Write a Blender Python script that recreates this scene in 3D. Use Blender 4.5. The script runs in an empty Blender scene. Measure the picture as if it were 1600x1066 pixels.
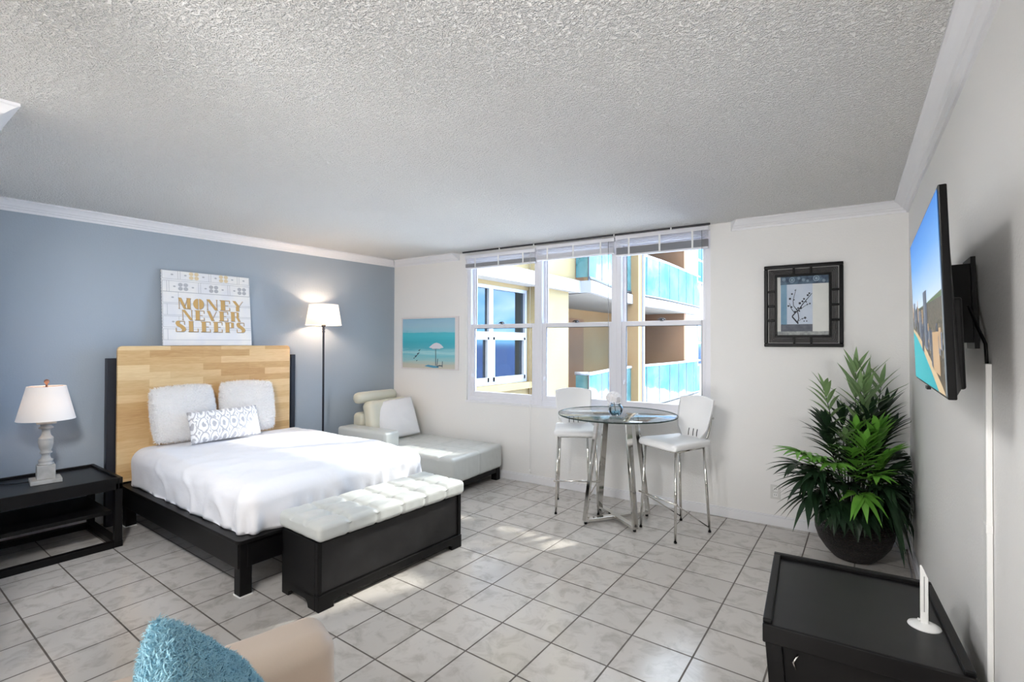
import bpy, bmesh, math, random
from mathutils import Vector, Matrix, noise
random.seed(7)
SC = bpy.context.scene
COL = SC.collection
PI = math.pi

# ------------------------------------------------------------------ room measures (metres)
H = 1.5
AB, AL, AR = .0666, -.0548, .0224
CZ = 2.544
LX, RX = -4.9446, .2442
def by(x): return 4.65225 + AB*x
LY, RY = by(LX), by(RX)
TH = math.atan(AB)
NB = math.hypot(1, AB)
def wb(u, v, z=0.): return Vector((LX+(u+AB*v)/NB, LY+(AB*u-v)/NB, z))
def lwx(y): return LX+AL*(LY-y)
def rwx(y): return RX+AR*(RY-y)

# ------------------------------------------------------------------ colour and materials
def lin(c): return c/12.92 if c <= .04045 else ((c+.055)/1.055)**2.4
def rgb(r, g, b): return (lin(r/255), lin(g/255), lin(b/255), 1)
def new_mat(name):
    m = bpy.data.materials.new(name); m.use_nodes = True
    return m, m.node_tree.nodes, m.node_tree.links, m.node_tree.nodes['Principled BSDF']
def mat(name, col, rough=.5, metal=0., spec=.5, bump=None, var=None, coat=0., sheen=0., sub=0.):
    """bump=(scale, strength, distance); var=(scale, colour, amount)"""
    m, N, L, P = new_mat(name)
    P.inputs['Base Color'].default_value = col
    P.inputs['Roughness'].default_value = rough
    P.inputs['Metallic'].default_value = metal
    P.inputs['Specular IOR Level'].default_value = spec
    P.inputs['Coat Weight'].default_value = coat
    P.inputs['Sheen Weight'].default_value = sheen
    tc = N.new('ShaderNodeTexCoord')
    if bump:
        n = N.new('ShaderNodeTexNoise'); n.inputs['Scale'].default_value = bump[0]; n.inputs['Detail'].default_value = 3
        L.new(tc.outputs['Object'], n.inputs['Vector'])
        b = N.new('ShaderNodeBump'); b.inputs['Strength'].default_value = bump[1]; b.inputs['Distance'].default_value = bump[2]
        L.new(n.outputs['Fac'], b.inputs['Height']); L.new(b.outputs['Normal'], P.inputs['Normal'])
    if var:
        n = N.new('ShaderNodeTexNoise'); n.inputs['Scale'].default_value = var[0]; n.inputs['Detail'].default_value = 4
        L.new(tc.outputs['Object'], n.inputs['Vector'])
        r = N.new('ShaderNodeValToRGB'); r.color_ramp.elements[0].position = .35; r.color_ramp.elements[1].position = .7
        r.color_ramp.elements[0].color = col; r.color_ramp.elements[1].color = var[1]
        L.new(n.outputs['Fac'], r.inputs['Fac']); L.new(r.outputs['Color'], P.inputs['Base Color'])
    return m

M = {}
M['wall'] = mat('white_wall_paint', rgb(237, 236, 234), .7, bump=(90, .35, .004))
M['blue'] = mat('blue_grey_wall_paint', rgb(160, 171, 182), .6, bump=(90, .35, .004))
M['trim'] = mat('white_trim_paint', rgb(233, 233, 236), .4)
M['vinyl'] = mat('white_window_vinyl', rgb(232, 232, 238), .35)
M['blackwood'] = mat('black_stained_wood', rgb(12, 11, 12), .42, spec=.22, var=(9, rgb(18, 17, 17), 1))
M['espresso'] = mat('espresso_wood', rgb(32, 31, 32), .42, spec=.35, var=(7, rgb(42, 41, 42), 1))
M['navy'] = mat('dark_bed_post', rgb(26, 28, 38), .4)
M['leather'] = mat('white_leather', rgb(203, 206, 203), .3, bump=(160, .15, .002))
M['cream_leather'] = mat('cream_leather', rgb(206, 203, 186), .38, bump=(160, .15, .002))
M['chair_leather'] = mat('beige_leather', rgb(222, 203, 185), .42, bump=(120, .12, .002), var=(3, rgb(228, 210, 193), 1))
M['duvet'] = mat('white_cotton', rgb(232, 232, 236), .85, bump=(40, .25, .004), sheen=.2)
M['grey_linen'] = mat('pale_grey_linen', rgb(222, 222, 224), .9, bump=(220, .4, .002))
M['fur'] = mat('white_fur', rgb(246, 245, 243), .9, bump=(60, .5, .01), sheen=.3)
M['bluefur'] = mat('turquoise_fur', rgb(140, 204, 222), .9, sheen=.25, var=(26, rgb(164, 218, 232), 1))
M['chrome'] = mat('chrome', rgb(218, 216, 212), .09, metal=1.)
M['stoolwhite'] = mat('white_stool_leather', rgb(238, 238, 238), .35)
M['blacktop'] = mat('black_lacquer_top', rgb(17, 16, 17), .34, spec=.35, var=(7, rgb(26, 25, 26), 1))
M['dark'] = mat('dark_gap', rgb(40, 40, 42), .6)
M['black'] = mat('black_plastic', rgb(8, 8, 9), .4, spec=.2)
M['blackgloss'] = mat('black_gloss', rgb(7, 7, 8), .3, spec=.18)
M['greymetal'] = mat('grey_metal', rgb(90, 90, 94), .35, metal=.8)
M['iron'] = mat('dark_iron', rgb(52, 54, 62), .4, metal=.3)
M['stonegrey'] = mat('weathered_grey_wood', rgb(168, 164, 157), .7, var=(18, rgb(190, 187, 181), 1), bump=(50, .3, .003))
M['copper'] = mat('rose_copper', rgb(196, 140, 112), .3, metal=.7)
M['paper'] = mat('white_paper', rgb(235, 236, 238), .8)
M['plastic'] = mat('white_plastic', rgb(238, 238, 236), .4)
M['cord'] = mat('grey_cord', rgb(150, 150, 150), .5)
M['steel'] = mat('brushed_rail', rgb(70, 70, 74), .4, metal=.6)
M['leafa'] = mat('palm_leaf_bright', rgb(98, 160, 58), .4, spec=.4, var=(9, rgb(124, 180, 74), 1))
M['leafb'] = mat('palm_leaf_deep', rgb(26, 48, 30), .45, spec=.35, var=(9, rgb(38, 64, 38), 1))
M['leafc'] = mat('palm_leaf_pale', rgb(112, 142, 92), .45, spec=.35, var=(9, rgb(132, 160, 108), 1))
M['stem'] = mat('palm_stem', rgb(44, 52, 34), .6)
M['soil'] = mat('potting_moss', rgb(48, 40, 32), .95, bump=(40, 1, .02))

def wood_mat():
    m, N, L, P = new_mat('butcher_block_oak')
    tc = N.new('ShaderNodeTexCoord'); mp = N.new('ShaderNodeMapping')
    L.new(tc.outputs['Object'], mp.inputs['Vector'])
    sep = N.new('ShaderNodeSeparateXYZ'); L.new(mp.outputs['Vector'], sep.inputs['Vector'])
    cmb = N.new('ShaderNodeCombineXYZ'); L.new(sep.outputs['Y'], cmb.inputs['X']); L.new(sep.outputs['Z'], cmb.inputs['Y'])
    bk = N.new('ShaderNodeTexBrick'); bk.offset = .37; bk.offset_frequency = 2
    bk.inputs['Color1'].default_value = (.0, .0, .0, 1); bk.inputs['Color2'].default_value = (1, 1, 1, 1)
    bk.inputs['Mortar'].default_value = (.45, .45, .45, 1)
    bk.inputs['Scale'].default_value = 1; bk.inputs['Mortar Size'].default_value = .0
    bk.inputs['Brick Width'].default_value = .42; bk.inputs['Row Height'].default_value = .062
    L.new(cmb.outputs['Vector'], bk.inputs['Vector'])
    st = N.new('ShaderNodeMapping'); st.inputs['Scale'].default_value = (1, 3, 26); L.new(tc.outputs['Object'], st.inputs['Vector'])
    ns = N.new('ShaderNodeTexNoise'); ns.inputs['Scale'].default_value = 3; ns.inputs['Detail'].default_value = 6; ns.inputs['Distortion'].default_value = .8
    L.new(st.outputs['Vector'], ns.inputs['Vector'])
    mx = N.new('ShaderNodeMix'); mx.inputs['Factor'].default_value = .5
    L.new(bk.outputs['Color'], mx.inputs['A']) if False else None
    ad = N.new('ShaderNodeMath'); ad.operation = 'MULTIPLY_ADD'; ad.inputs[1].default_value = .62
    L.new(bk.outputs['Color'], ad.inputs[0])
    ml = N.new('ShaderNodeMath'); ml.operation = 'MULTIPLY'; ml.inputs[1].default_value = .55
    L.new(ns.outputs['Fac'], ml.inputs[0]); L.new(ml.outputs[0], ad.inputs[2])
    r = N.new('ShaderNodeValToRGB'); e = r.color_ramp.elements
    e[0].position = .12; e[0].color = rgb(186, 142, 90); e[1].position = .95; e[1].color = rgb(232, 204, 156)
    k = e.new(.45); k.color = rgb(208, 170, 118)
    L.new(ad.outputs[0], r.inputs['Fac']); L.new(r.outputs['Color'], P.inputs['Base Color'])
    P.inputs['Roughness'].default_value = .4
    return m
M['oak'] = wood_mat()

TX, TY, TT = -1.0581*H, 1.231*H, .2012*H
def floor_mat():
    m, N, L, P = new_mat('beige_ceramic_tile')
    tc = N.new('ShaderNodeTexCoord'); mp = N.new('ShaderNodeMapping')
    mp.inputs['Location'].default_value = (-TX+40*TT, -TY+40*TT, 0); L.new(tc.outputs['Object'], mp.inputs['Vector'])
    bk = N.new('ShaderNodeTexBrick'); bk.offset = 0; bk.squash = 1
    bk.inputs['Color1'].default_value = rgb(200, 195, 189); bk.inputs['Color2'].default_value = rgb(208, 203, 197)
    bk.inputs['Mortar'].default_value = rgb(104, 96, 90)
    bk.inputs['Scale'].default_value = 1; bk.inputs['Mortar Size'].default_value = .0045; bk.inputs['Mortar Smooth'].default_value = .15
    bk.inputs['Brick Width'].default_value = TT; bk.inputs['Row Height'].default_value = TT
    L.new(mp.outputs['Vector'], bk.inputs['Vector'])
    n1 = N.new('ShaderNodeTexNoise'); n1.inputs['Scale'].default_value = 9; n1.inputs['Detail'].default_value = 8; n1.inputs['Roughness'].default_value = .62; n1.inputs['Distortion'].default_value = .7
    L.new(tc.outputs['Object'], n1.inputs['Vector'])
    r = N.new('ShaderNodeValToRGB'); e = r.color_ramp.elements
    e[0].position = .32; e[0].color = (.70, .685, .66, 1); e[1].position = .52; e[1].color = (1, 1, 1, 1)
    L.new(n1.outputs['Fac'], r.inputs['Fac'])
    mx = N.new('ShaderNodeMixRGB'); mx.blend_type = 'MULTIPLY'; mx.inputs['Fac'].default_value = .8
    L.new(bk.outputs['Color'], mx.inputs['Color1']); L.new(r.outputs['Color'], mx.inputs['Color2'])
    L.new(mx.outputs['Color'], P.inputs['Base Color'])
    rr = N.new('ShaderNodeMapRange'); rr.inputs['To Min'].default_value = .17; rr.inputs['To Max'].default_value = .6
    L.new(bk.outputs['Fac'], rr.inputs['Value']); L.new(rr.outputs['Result'], P.inputs['Roughness'])
    b = N.new('ShaderNodeBump'); b.invert = True; b.inputs['Strength'].default_value = .5; b.inputs['Distance'].default_value = .003
    L.new(bk.outputs['Fac'], b.inputs['Height'])
    n2 = N.new('ShaderNodeTexNoise'); n2.inputs['Scale'].default_value = 9; L.new(tc.outputs['Object'], n2.inputs['Vector'])
    b2 = N.new('ShaderNodeBump'); b2.inputs['Strength'].default_value = .12; b2.inputs['Distance'].default_value = .006
    L.new(n2.outputs['Fac'], b2.inputs['Height']); L.new(b.outputs['Normal'], b2.inputs['Normal'])
    L.new(b2.outputs['Normal'], P.inputs['Normal'])
    P.inputs['Specular IOR Level'].default_value = .5
    return m
M['tile'] = floor_mat()

def popcorn_mat():
    m, N, L, P = new_mat('popcorn_ceiling')
    tc = N.new('ShaderNodeTexCoord')
    v = N.new('ShaderNodeTexNoise'); v.inputs['Scale'].default_value = 66; v.inputs['Detail'].default_value = 2; v.inputs['Roughness'].default_value = .5
    n = N.new('ShaderNodeTexNoise'); n.inputs['Scale'].default_value = 165; n.inputs['Detail'].default_value = 2
    L.new(tc.outputs['Object'], v.inputs['Vector']); L.new(tc.outputs['Object'], n.inputs['Vector'])
    ad = N.new('ShaderNodeMath'); ad.operation = 'MULTIPLY_ADD'; ad.inputs[1].default_value = .75; L.new(n.outputs['Fac'], ad.inputs[0]); L.new(v.outputs['Fac'], ad.inputs[2])
    r = N.new('ShaderNodeValToRGB'); e = r.color_ramp.elements
    e[0].position = .66; e[0].color = (0, 0, 0, 1); e[1].position = 1.0; e[1].color = (1, 1, 1, 1)
    L.new(ad.outputs[0], r.inputs['Fac']); ad = r
    b = N.new('ShaderNodeBump'); b.inputs['Strength'].default_value = .9; b.inputs['Distance'].default_value = .016
    L.new(ad.outputs[0], b.inputs['Height']); L.new(b.outputs['Normal'], P.inputs['Normal'])
    P.inputs['Base Color'].default_value = rgb(250, 249, 247)
    P.inputs['Roughness'].default_value = .95; P.inputs['Specular IOR Level'].default_value = .1
    return m
M['popcorn'] = popcorn_mat()

def clear_glass(name, tint=(1, 1, 1, 1), refl=1.45, boost=1.0):
    m = bpy.data.materials.new(name); m.use_nodes = True
    N, L = m.node_tree.nodes, m.node_tree.links
    N.remove(N['Principled BSDF']); out = N['Material Output']
    t = N.new('ShaderNodeBsdfTransparent'); t.inputs['Color'].default_value = tint
    g = N.new('ShaderNodeBsdfGlossy'); g.inputs['Roughness'].default_value = .01
    f = N.new('ShaderNodeFresnel'); f.inputs['IOR'].default_value = refl
    mu = N.new('ShaderNodeMath'); mu.operation = 'MULTIPLY'; mu.inputs[1].default_value = boost; mu.use_clamp = True
    L.new(f.outputs[0], mu.inputs[0])
    x = N.new('ShaderNodeMixShader'); L.new(mu.outputs[0], x.inputs[0]); L.new(t.outputs[0], x.inputs[1]); L.new(g.outputs[0], x.inputs[2])
    L.new(x.outputs[0], out.inputs['Surface'])
    return m
M['pane'] = clear_glass('window_glass', (.97, .98, .98, 1), 1.3, .6)
M['tabletop'] = clear_glass('table_glass', (.96, .975, .97, 1), 1.5, .8)
M['bowl'] = clear_glass('bowl_glass', (.96, .985, .99, 1), 1.5, .9)
M['mirrorpane'] = mat('sea_facing_glass', rgb(80, 88, 94), .02, metal=.9)

def shade_mat(name, col, trans):
    m = bpy.data.materials.new(name); m.use_nodes = True
    N, L = m.node_tree.nodes, m.node_tree.links
    N.remove(N['Principled BSDF']); out = N['Material Output']
    d = N.new('ShaderNodeBsdfDiffuse'); d.inputs['Color'].default_value = col
    t = N.new('ShaderNodeBsdfTranslucent'); t.inputs['Color'].default_value = col
    x = N.new('ShaderNodeMixShader'); x.inputs[0].default_value = trans
    L.new(d.outputs[0], x.inputs[1]); L.new(t.outputs[0], x.inputs[2]); L.new(x.outputs[0], out.inputs['Surface'])
    return m
M['shade'] = shade_mat('linen_lampshade', rgb(240, 236, 231), .13)
M['fur'] = shade_mat('white_fur', rgb(253, 252, 251), .35)
M['bluefur'] = shade_mat('turquoise_fur', rgb(178, 220, 234), .28)
M['petal'] = shade_mat('white_petal', rgb(248, 246, 246), .25)

def pattern_mat():      # ogee / ikat print of the lumbar pillow
    m, N, L, P = new_mat('ikat_print')
    tc = N.new('ShaderNodeTexCoord'); mp = N.new('ShaderNodeMapping'); L.new(tc.outputs['Object'], mp.inputs['Vector'])
    sp = N.new('ShaderNodeSeparateXYZ'); L.new(mp.outputs['Vector'], sp.inputs['Vector'])
    def math_(op, a, b=None):
        n = N.new('ShaderNodeMath'); n.operation = op
        for i, q in enumerate((a, b)):
            if q is None: continue
            if isinstance(q, (int, float)): n.inputs[i].default_value = q
            else: L.new(q, n.inputs[i])
        return n.outputs[0]
    nz = N.new('ShaderNodeTexNoise'); nz.inputs['Scale'].default_value = 22; L.new(tc.outputs['Object'], nz.inputs['Vector'])
    wob = math_('MULTIPLY', math_('SUBTRACT', nz.outputs['Fac'], .5), 1.6)
    a = math_('SINE', math_('ADD', math_('MULTIPLY', sp.outputs['X'], 40.), wob))
    b = math_('COSINE', math_('ADD', math_('MULTIPLY', sp.outputs['Y'], 26.), wob))
    f = math_('ADD', math_('ABSOLUTE', a), math_('MULTIPLY', math_('ABSOLUTE', b), .8))
    w = math_('SINE', math_('MULTIPLY', f, 8.))
    r = N.new('ShaderNodeValToRGB'); e = r.color_ramp.elements
    e[0].position = .15; e[0].color = rgb(246, 246, 247); e[1].position = .75; e[1].color = rgb(186, 186, 191)
    L.new(w, r.inputs['Fac']); L.new(r.outputs['Color'], P.inputs['Base Color']); P.inputs['Roughness'].default_value = .9
    return m
M['ikat'] = pattern_mat()

def basket_mat():
    m, N, L, P = new_mat('woven_dark_basket')
    tc = N.new('ShaderNodeTexCoord')
    w1 = N.new('ShaderNodeTexWave'); w1.bands_direction = 'Z'; w1.inputs['Scale'].default_value = 24; w1.inputs['Distortion'].default_value = 3; w1.inputs['Detail Scale'].default_value = 6
    L.new(tc.outputs['Object'], w1.inputs['Vector'])
    n = N.new('ShaderNodeTexVoronoi'); n.inputs['Scale'].default_value = 70; L.new(tc.outputs['Object'], n.inputs['Vector'])
    r = N.new('ShaderNodeValToRGB'); r.color_ramp.elements[0].color = rgb(62, 44, 38); r.color_ramp.elements[1].color = rgb(20, 15, 14); r.color_ramp.elements[1].position = .45
    L.new(n.outputs['Distance'], r.inputs['Fac']); L.new(r.outputs['Color'], P.inputs['Base Color'])
    ad = N.new('ShaderNodeMath'); ad.operation = 'ADD'; L.new(w1.outputs['Fac'], ad.inputs[0]); L.new(n.outputs['Distance'], ad.inputs[1])
    b = N.new('ShaderNodeBump'); b.inputs['Strength'].default_value = .9; b.inputs['Distance'].default_value = .012
    L.new(ad.outputs[0], b.inputs['Height']); L.new(b.outputs['Normal'], P.inputs['Normal']); P.inputs['Roughness'].default_value = .5
    return m
M['basket'] = basket_mat()

def ramp_picture(name, axis, stops, lo, hi, distort=.0, nscale=(3, 3, 3), emis=0., rough=.6, stain=None):
    """a printed picture: colour bands along one object axis, wobbled by noise"""
    m, N, L, P = new_mat(name)
    tc = N.new('ShaderNodeTexCoord'); sp = N.new('ShaderNodeSeparateXYZ'); L.new(tc.outputs['Object'], sp.inputs['Vector'])
    mr = N.new('ShaderNodeMapRange'); mr.inputs['From Min'].default_value = lo; mr.inputs['From Max'].default_value = hi
    L.new(sp.outputs[axis], mr.inputs['Value'])
    mp = N.new('ShaderNodeMapping'); mp.inputs['Scale'].default_value = nscale; L.new(tc.outputs['Object'], mp.inputs['Vector'])
    nz = N.new('ShaderNodeTexNoise'); nz.inputs['Scale'].default_value = 1; nz.inputs['Detail'].default_value = 5; L.new(mp.outputs['Vector'], nz.inputs['Vector'])
    ma = N.new('ShaderNodeMath'); ma.operation = 'MULTIPLY_ADD'; ma.inputs[1].default_value = distort; L.new(nz.outputs['Fac'], ma.inputs[0])
    sb = N.new('ShaderNodeMath'); sb.operation = 'SUBTRACT'; sb.inputs[1].default_value = distort/2; L.new(mr.outputs['Result'], sb.inputs[0]); L.new(sb.outputs[0], ma.inputs[2])
    r = N.new('ShaderNodeValToRGB'); e = r.color_ramp.elements
    e[0].position, e[0].color = stops[0]; e[1].position, e[1].color = stops[-1]
    for p, c in stops[1:-1]:
        k = e.new(p); k.color = c
    L.new(ma.outputs[0], r.inputs['Fac'])
    L.new(r.outputs['Color'], P.inputs['Base Color']); P.inputs['Roughness'].default_value = rough
    if emis:
        P.inputs['Base Color'].default_value = (0, 0, 0, 1)
        for l in list(P.inputs['Base Color'].links): L.remove(l)
        L.new(r.outputs['Color'], P.inputs['Emission Color']); P.inputs['Emission Strength'].default_value = emis
    return m
def glow(name, c, s):
    m, N, L, P = new_mat(name); P.inputs['Base Color'].default_value = (0, 0, 0, 1)
    P.inputs['Emission Color'].default_value = c; P.inputs['Emission Strength'].default_value = s; P.inputs['Roughness'].default_value = .3
    return m

# ------------------------------------------------------------------ objects
def tag(o, label=None, cat=None, group=None, kind=None):
    if label: o['label'] = label
    if cat: o['category'] = cat
    if group: o['group'] = group
    if kind: o['kind'] = kind
    return o
def thing(name, label, cat, loc=(0, 0, 0), rz=0., group=None, kind=None):
    o = bpy.data.objects.new(name, None); COL.objects.link(o)
    o.location = loc; o.rotation_euler = (0, 0, rz); o.empty_display_size = .1
    return tag(o, label, cat, group, kind)

class MB:
    def __init__(self): self.bm = bmesh.new(); self.mi = 0
    def face(self, pts, mi=None):
        f = self.bm.faces.new([self.bm.verts.new(p) for p in pts]); f.material_index = self.mi if mi is None else mi; return f
    def hexa(self, P):
        v = [self.bm.verts.new(p) for p in P]
        for q in ((0, 3, 2, 1), (4, 5, 6, 7), (0, 1, 5, 4), (1, 2, 6, 5), (2, 3, 7, 6), (3, 0, 4, 7)):
            self.bm.faces.new([v[i] for i in q]).material_index = self.mi
        return self
    def box(self, x0, x1, y0, y1, z0, z1):
        return self.hexa([(x0, y0, z0), (x1, y0, z0), (x1, y1, z0), (x0, y1, z0), (x0, y0, z1), (x1, y0, z1), (x1, y1, z1), (x0, y1, z1)])
    def prism(self, poly, z0, z1, axis='z'):
        def P(a, b, c): return {'z': (a, b, c), 'y': (a, c, b), 'x': (c, a, b)}[axis]
        lo = [self.bm.verts.new(P(a, b, z0)) for a, b in poly]; hi = [self.bm.verts.new(P(a, b, z1)) for a, b in poly]
        n = len(poly)
        fs = [self.bm.faces.new(lo[::-1]), self.bm.faces.new(hi)]
        for i in range(n): fs.append(self.bm.faces.new([lo[i], lo[(i+1) % n], hi[(i+1) % n], hi[i]]))
        for f in fs: f.material_index = self.mi
        return self
    def bar(self, a, b, w, t, up=(0, 0, 1)):
        a, b = Vector(a), Vector(b); d = (b-a).normalized(); s = d.cross(Vector(up))
        if s.length < 1e-4: s = d.cross(Vector((1, 0, 0)))
        s.normalize(); q = s.cross(d).normalized(); s *= w/2; q *= t/2
        return self.hexa([a-s-q, a+s-q, a+s+q, a-s+q, b-s-q, b+s-q, b+s+q, b-s+q])
    def tube(self, pts, r, n=10, cap=True):
        pts = [Vector(p) for p in pts]; rs = r if isinstance(r, (list, tuple)) else [r]*len(pts)
        rings = []; ref = None
        for i, p in enumerate(pts):
            d = (pts[min(i+1, len(pts)-1)]-pts[max(i-1, 0)]).normalized()
            if ref is None:
                ref = d.cross(Vector((0, 0, 1)))
                if ref.length < 1e-3: ref = d.cross(Vector((1, 0, 0)))
            s = (ref-d*ref.dot(d)).normalized(); ref = s; t = d.cross(s)
            rings.append([self.bm.verts.new(p+(s*math.cos(2*PI*k/n)+t*math.sin(2*PI*k/n))*rs[i]) for k in range(n)])
        for A, B in zip(rings, rings[1:]):
            for k in range(n):
                f = self.bm.faces.new([A[k], A[(k+1) % n], B[(k+1) % n], B[k]]); f.smooth = True; f.material_index = self.mi
        if cap:
            for R in (rings[0][::-1], rings[-1]): self.bm.faces.new(R).material_index = self.mi
        return self
    def lathe(self, prof, n=32, c=(0, 0), cap0=False, cap1=False):
        rings = [[self.bm.verts.new((c[0]+r*math.cos(2*PI*k/n), c[1]+r*math.sin(2*PI*k/n), z)) for k in range(n)] for r, z in prof]
        for A, B in zip(rings, rings[1:]):
            for k in range(n):
                f = self.bm.faces.new([A[k], A[(k+1) % n], B[(k+1) % n], B[k]]); f.smooth = True; f.material_index = self.mi
        if cap0: self.bm.faces.new(rings[0][::-1]).material_index = self.mi
        if cap1: self.bm.faces.new(rings[-1]).material_index = self.mi
        return self
    def grid(self, fn, nu, nv, flip=False):
        V = [[self.bm.verts.new(fn(i/nu, j/nv)) for j in range(nv+1)] for i in range(nu+1)]
        for i in range(nu):
            for j in range(nv):
                q = [V[i][j], V[i+1][j], V[i+1][j+1], V[i][j+1]]
                f = self.bm.faces.new(q[::-1] if flip else q); f.smooth = True; f.material_index = self.mi
        return self
    def rbox(self, x0, x1, y0, y1, z0, z1, r, step=.05, k=4, disp=None, bottom=True):
        """a cushion-like box with rounded edges, finely divided"""
        lo, hi = Vector((x0, y0, z0)), Vector((x1, y1, z1))
        def axis(a, b):
            rr = min(r, (b-a)/2*.999); m = max(1, round((b-a-2*rr)/step))
            return [a+rr*(1-math.cos(i/k*PI/2)) if False else a+rr*i/k for i in range(k)]+[a+rr+(b-a-2*rr)*i/m for i in range(m+1)]+[b-rr*(k-1-i)/k for i in range(k)]
        A = [axis(lo[i], hi[i]) for i in range(3)]; vd = {}
        il = [lo[i]+min(r, (hi[i]-lo[i])/2) for i in range(3)]; ih = [hi[i]-min(r, (hi[i]-lo[i])/2) for i in range(3)]
        def vert(p):
            key = tuple(round(c, 5) for c in p)
            if key not in vd:
                P = Vector(p); Q = Vector([min(max(P[i], il[i]), ih[i]) for i in range(3)]); d = P-Q
                if d.length > 1e-9:
                    dn = Vector([d[i]/min(r, (hi[i]-lo[i])/2) for i in range(3)])
                    mx = max(abs(c) for c in dn)
                    if mx > 1e-6:
                        e = [math.tan(c*PI/4) for c in dn]; dd = Vector(e).normalized()
                        P = Q+Vector([dd[i]*min(r, (hi[i]-lo[i])/2) for i in range(3)])
                        nn = dd
                else: nn = Vector((0, 0, 1))
                if disp: P = P+disp(P, nn)
                vd[key] = self.bm.verts.new(P)
            return vd[key]
        for ax in range(3):
            b, c = (ax+1) % 3, (ax+2) % 3
            for side in (0, 1):
                if ax == 2 and side == 0 and not bottom: continue
                for i in range(len(A[b])-1):
                    for j in range(len(A[c])-1):
                        q = []
                        for di, dj in ((0, 0), (1, 0), (1, 1), (0, 1)):
                            p = [0, 0, 0]; p[ax] = (lo, hi)[side][ax]; p[b] = A[b][i+di]; p[c] = A[c][j+dj]; q.append(vert(p))
                        if len(set(q)) < 3: continue
                        f = self.bm.faces.new(q if side else q[::-1]); f.smooth = True; f.material_index = self.mi
        return self
    def xf(self, mtx): bmesh.ops.transform(self.bm, matrix=mtx, verts=self.bm.verts); return self
    def build(self, name, mats, parent=None, bevel=0., seg=2, smooth=False, recalc=True, loc=None):
        if recalc: bmesh.ops.recalc_face_normals(self.bm, faces=self.bm.faces)
        if smooth:
            for f in self.bm.faces: f.smooth = True
        me = bpy.data.meshes.new(name); self.bm.to_mesh(me); self.bm.free()
        for m in (mats if isinstance(mats, (list, tuple)) else [mats]): me.materials.append(m)
        o = bpy.data.objects.new(name, me); COL.objects.link(o); o.parent = parent
        if loc: o.location = loc
        if bevel:
            b = o.modifiers.new('bevel', 'BEVEL'); b.width = bevel; b.segments = seg; b.limit_method = 'ANGLE'; b.angle_limit = .6
        return o
def struct(mb, name, m, parent=None, **k):
    o = mb.build(name, m, parent, **k); o['kind'] = 'structure'; return o

# ================================================================== THE SETTING
struct(MB().prism([(-6.2, -6.4), (1.2, -6.4), (1.2, 5.1), (-6.2, 5.1)], -.12, 0), 'floor', M['tile'])
struct(MB().prism([(-5.8, -6.3), (.9, -6.3), (.9, 4.78), (-5.8, 4.42)], CZ, CZ+.1), 'ceiling', M['popcorn'])
# left blue wall (slightly splayed), right wall, back wall with the window hole
struct(MB().prism([(LX, LY), (lwx(.3), .3), (lwx(.3)-.15, .3), (LX-.15, LY)], 0, CZ), 'wall_left', M['blue'])
struct(MB().prism([(RX, RY), (RX+.15, RY), (rwx(-6.2)+.15, -6.2), (rwx(-6.2), -6.2)], 0, CZ), 'wall_right', M['wall'])
struct(MB().box(-3.3, rwx(-6.0)+.1, -6.15, -6.0, 0, CZ), 'wall_rear', M['wall'])
struct(MB().box(-5.5, -3.1, -6.1, .41, 0, CZ), 'wall_partition', M['wall'])
WU0, WU1, WZ0, WZ1, WT = 1.168, 3.834, .83, 2.5, .17
def wbx(u0, u1, v0, v1, z0, z1, mb):
    return mb.prism([tuple(wb(u, v)[:2]) for u, v in ((u0, v0), (u1, v0), (u1, v1), (u0, v1))], z0, z1)
mb = MB(); UE = 5.25
wbx(-.15, WU0, -WT, 0, 0, CZ, mb); wbx(WU1, UE, -WT, 0, 0, CZ, mb); wbx(WU0, WU1, -WT, 0, 0, WZ0, mb); wbx(WU0, WU1, -WT, 0, WZ1, CZ, mb)
struct(mb, 'wall_back', M['wall'])
# baseboards
def base_prof(o): return
mb = MB(); wbx(0, 5.19, 0, .014, 0, .075, mb); wbx(0, 5.19, 0, .008, .075, .088, mb); struct(mb, 'baseboard_back', M['trim'], bevel=.003)
mb = MB()
for t, z0, z1 in ((.014, 0, .075), (.008, .075, .088)):
    mb.prism([(LX, LY), (LX+t, LY), (lwx(.41)+t, .41), (lwx(.41), .41)], z0, z1)
struct(mb, 'baseboard_left', M['trim'], bevel=.003)
mb = MB()
for t, z0, z1 in ((.014, 0, .075), (.008, .075, .088)):
    mb.prism([(RX, RY), (RX-t, RY), (rwx(-6)-t, -6), (rwx(-6), -6)], z0, z1)
struct(mb, 'baseboard_right', M['trim'], bevel=.003)
# crown moulding: profile (out from wall, down from ceiling)
CP = [(0, 0), (.088, 0), (.088, .012), (.078, .016), (.060, .030), (.044, .046), (.034, .050), (.030, .058), (.016, .066), (.012, .080), (0, .080)]
def crown(a, b, nrm, name, t0=0., t1=0.):
    """t0/t1: mitre slopes along the run at each end"""
    a, b, nrm = Vector((*a, 0)), Vector((*b, 0)), Vector((*nrm, 0)).normalized(); d = (b-a).normalized()
    m_ = MB(); R0 = []; R1 = []
    for o, h in CP:
        R0.append(m_.bm.verts.new(a+nrm*o+d*(t0*o)+Vector((0, 0, CZ-h)))); R1.append(m_.bm.verts.new(b+nrm*o+d*(t1*o)+Vector((0, 0, CZ-h))))
    k = len(CP)
    for i in range(k): m_.bm.faces.new([R0[i], R0[(i+1) % k], R1[(i+1) % k], R1[i]])
    m_.bm.faces.new(R0[::-1]); m_.bm.faces.new(R1)
    return struct(m_, name, M['trim'])
nl = (1, AL); nr = (-1, -AR); nb = tuple((wb(0, 1)-wb(0, 0))[:2])
crown((LX, LY), (lwx(.41), .41), nl, 'trim_1', 1.0, 0)
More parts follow.
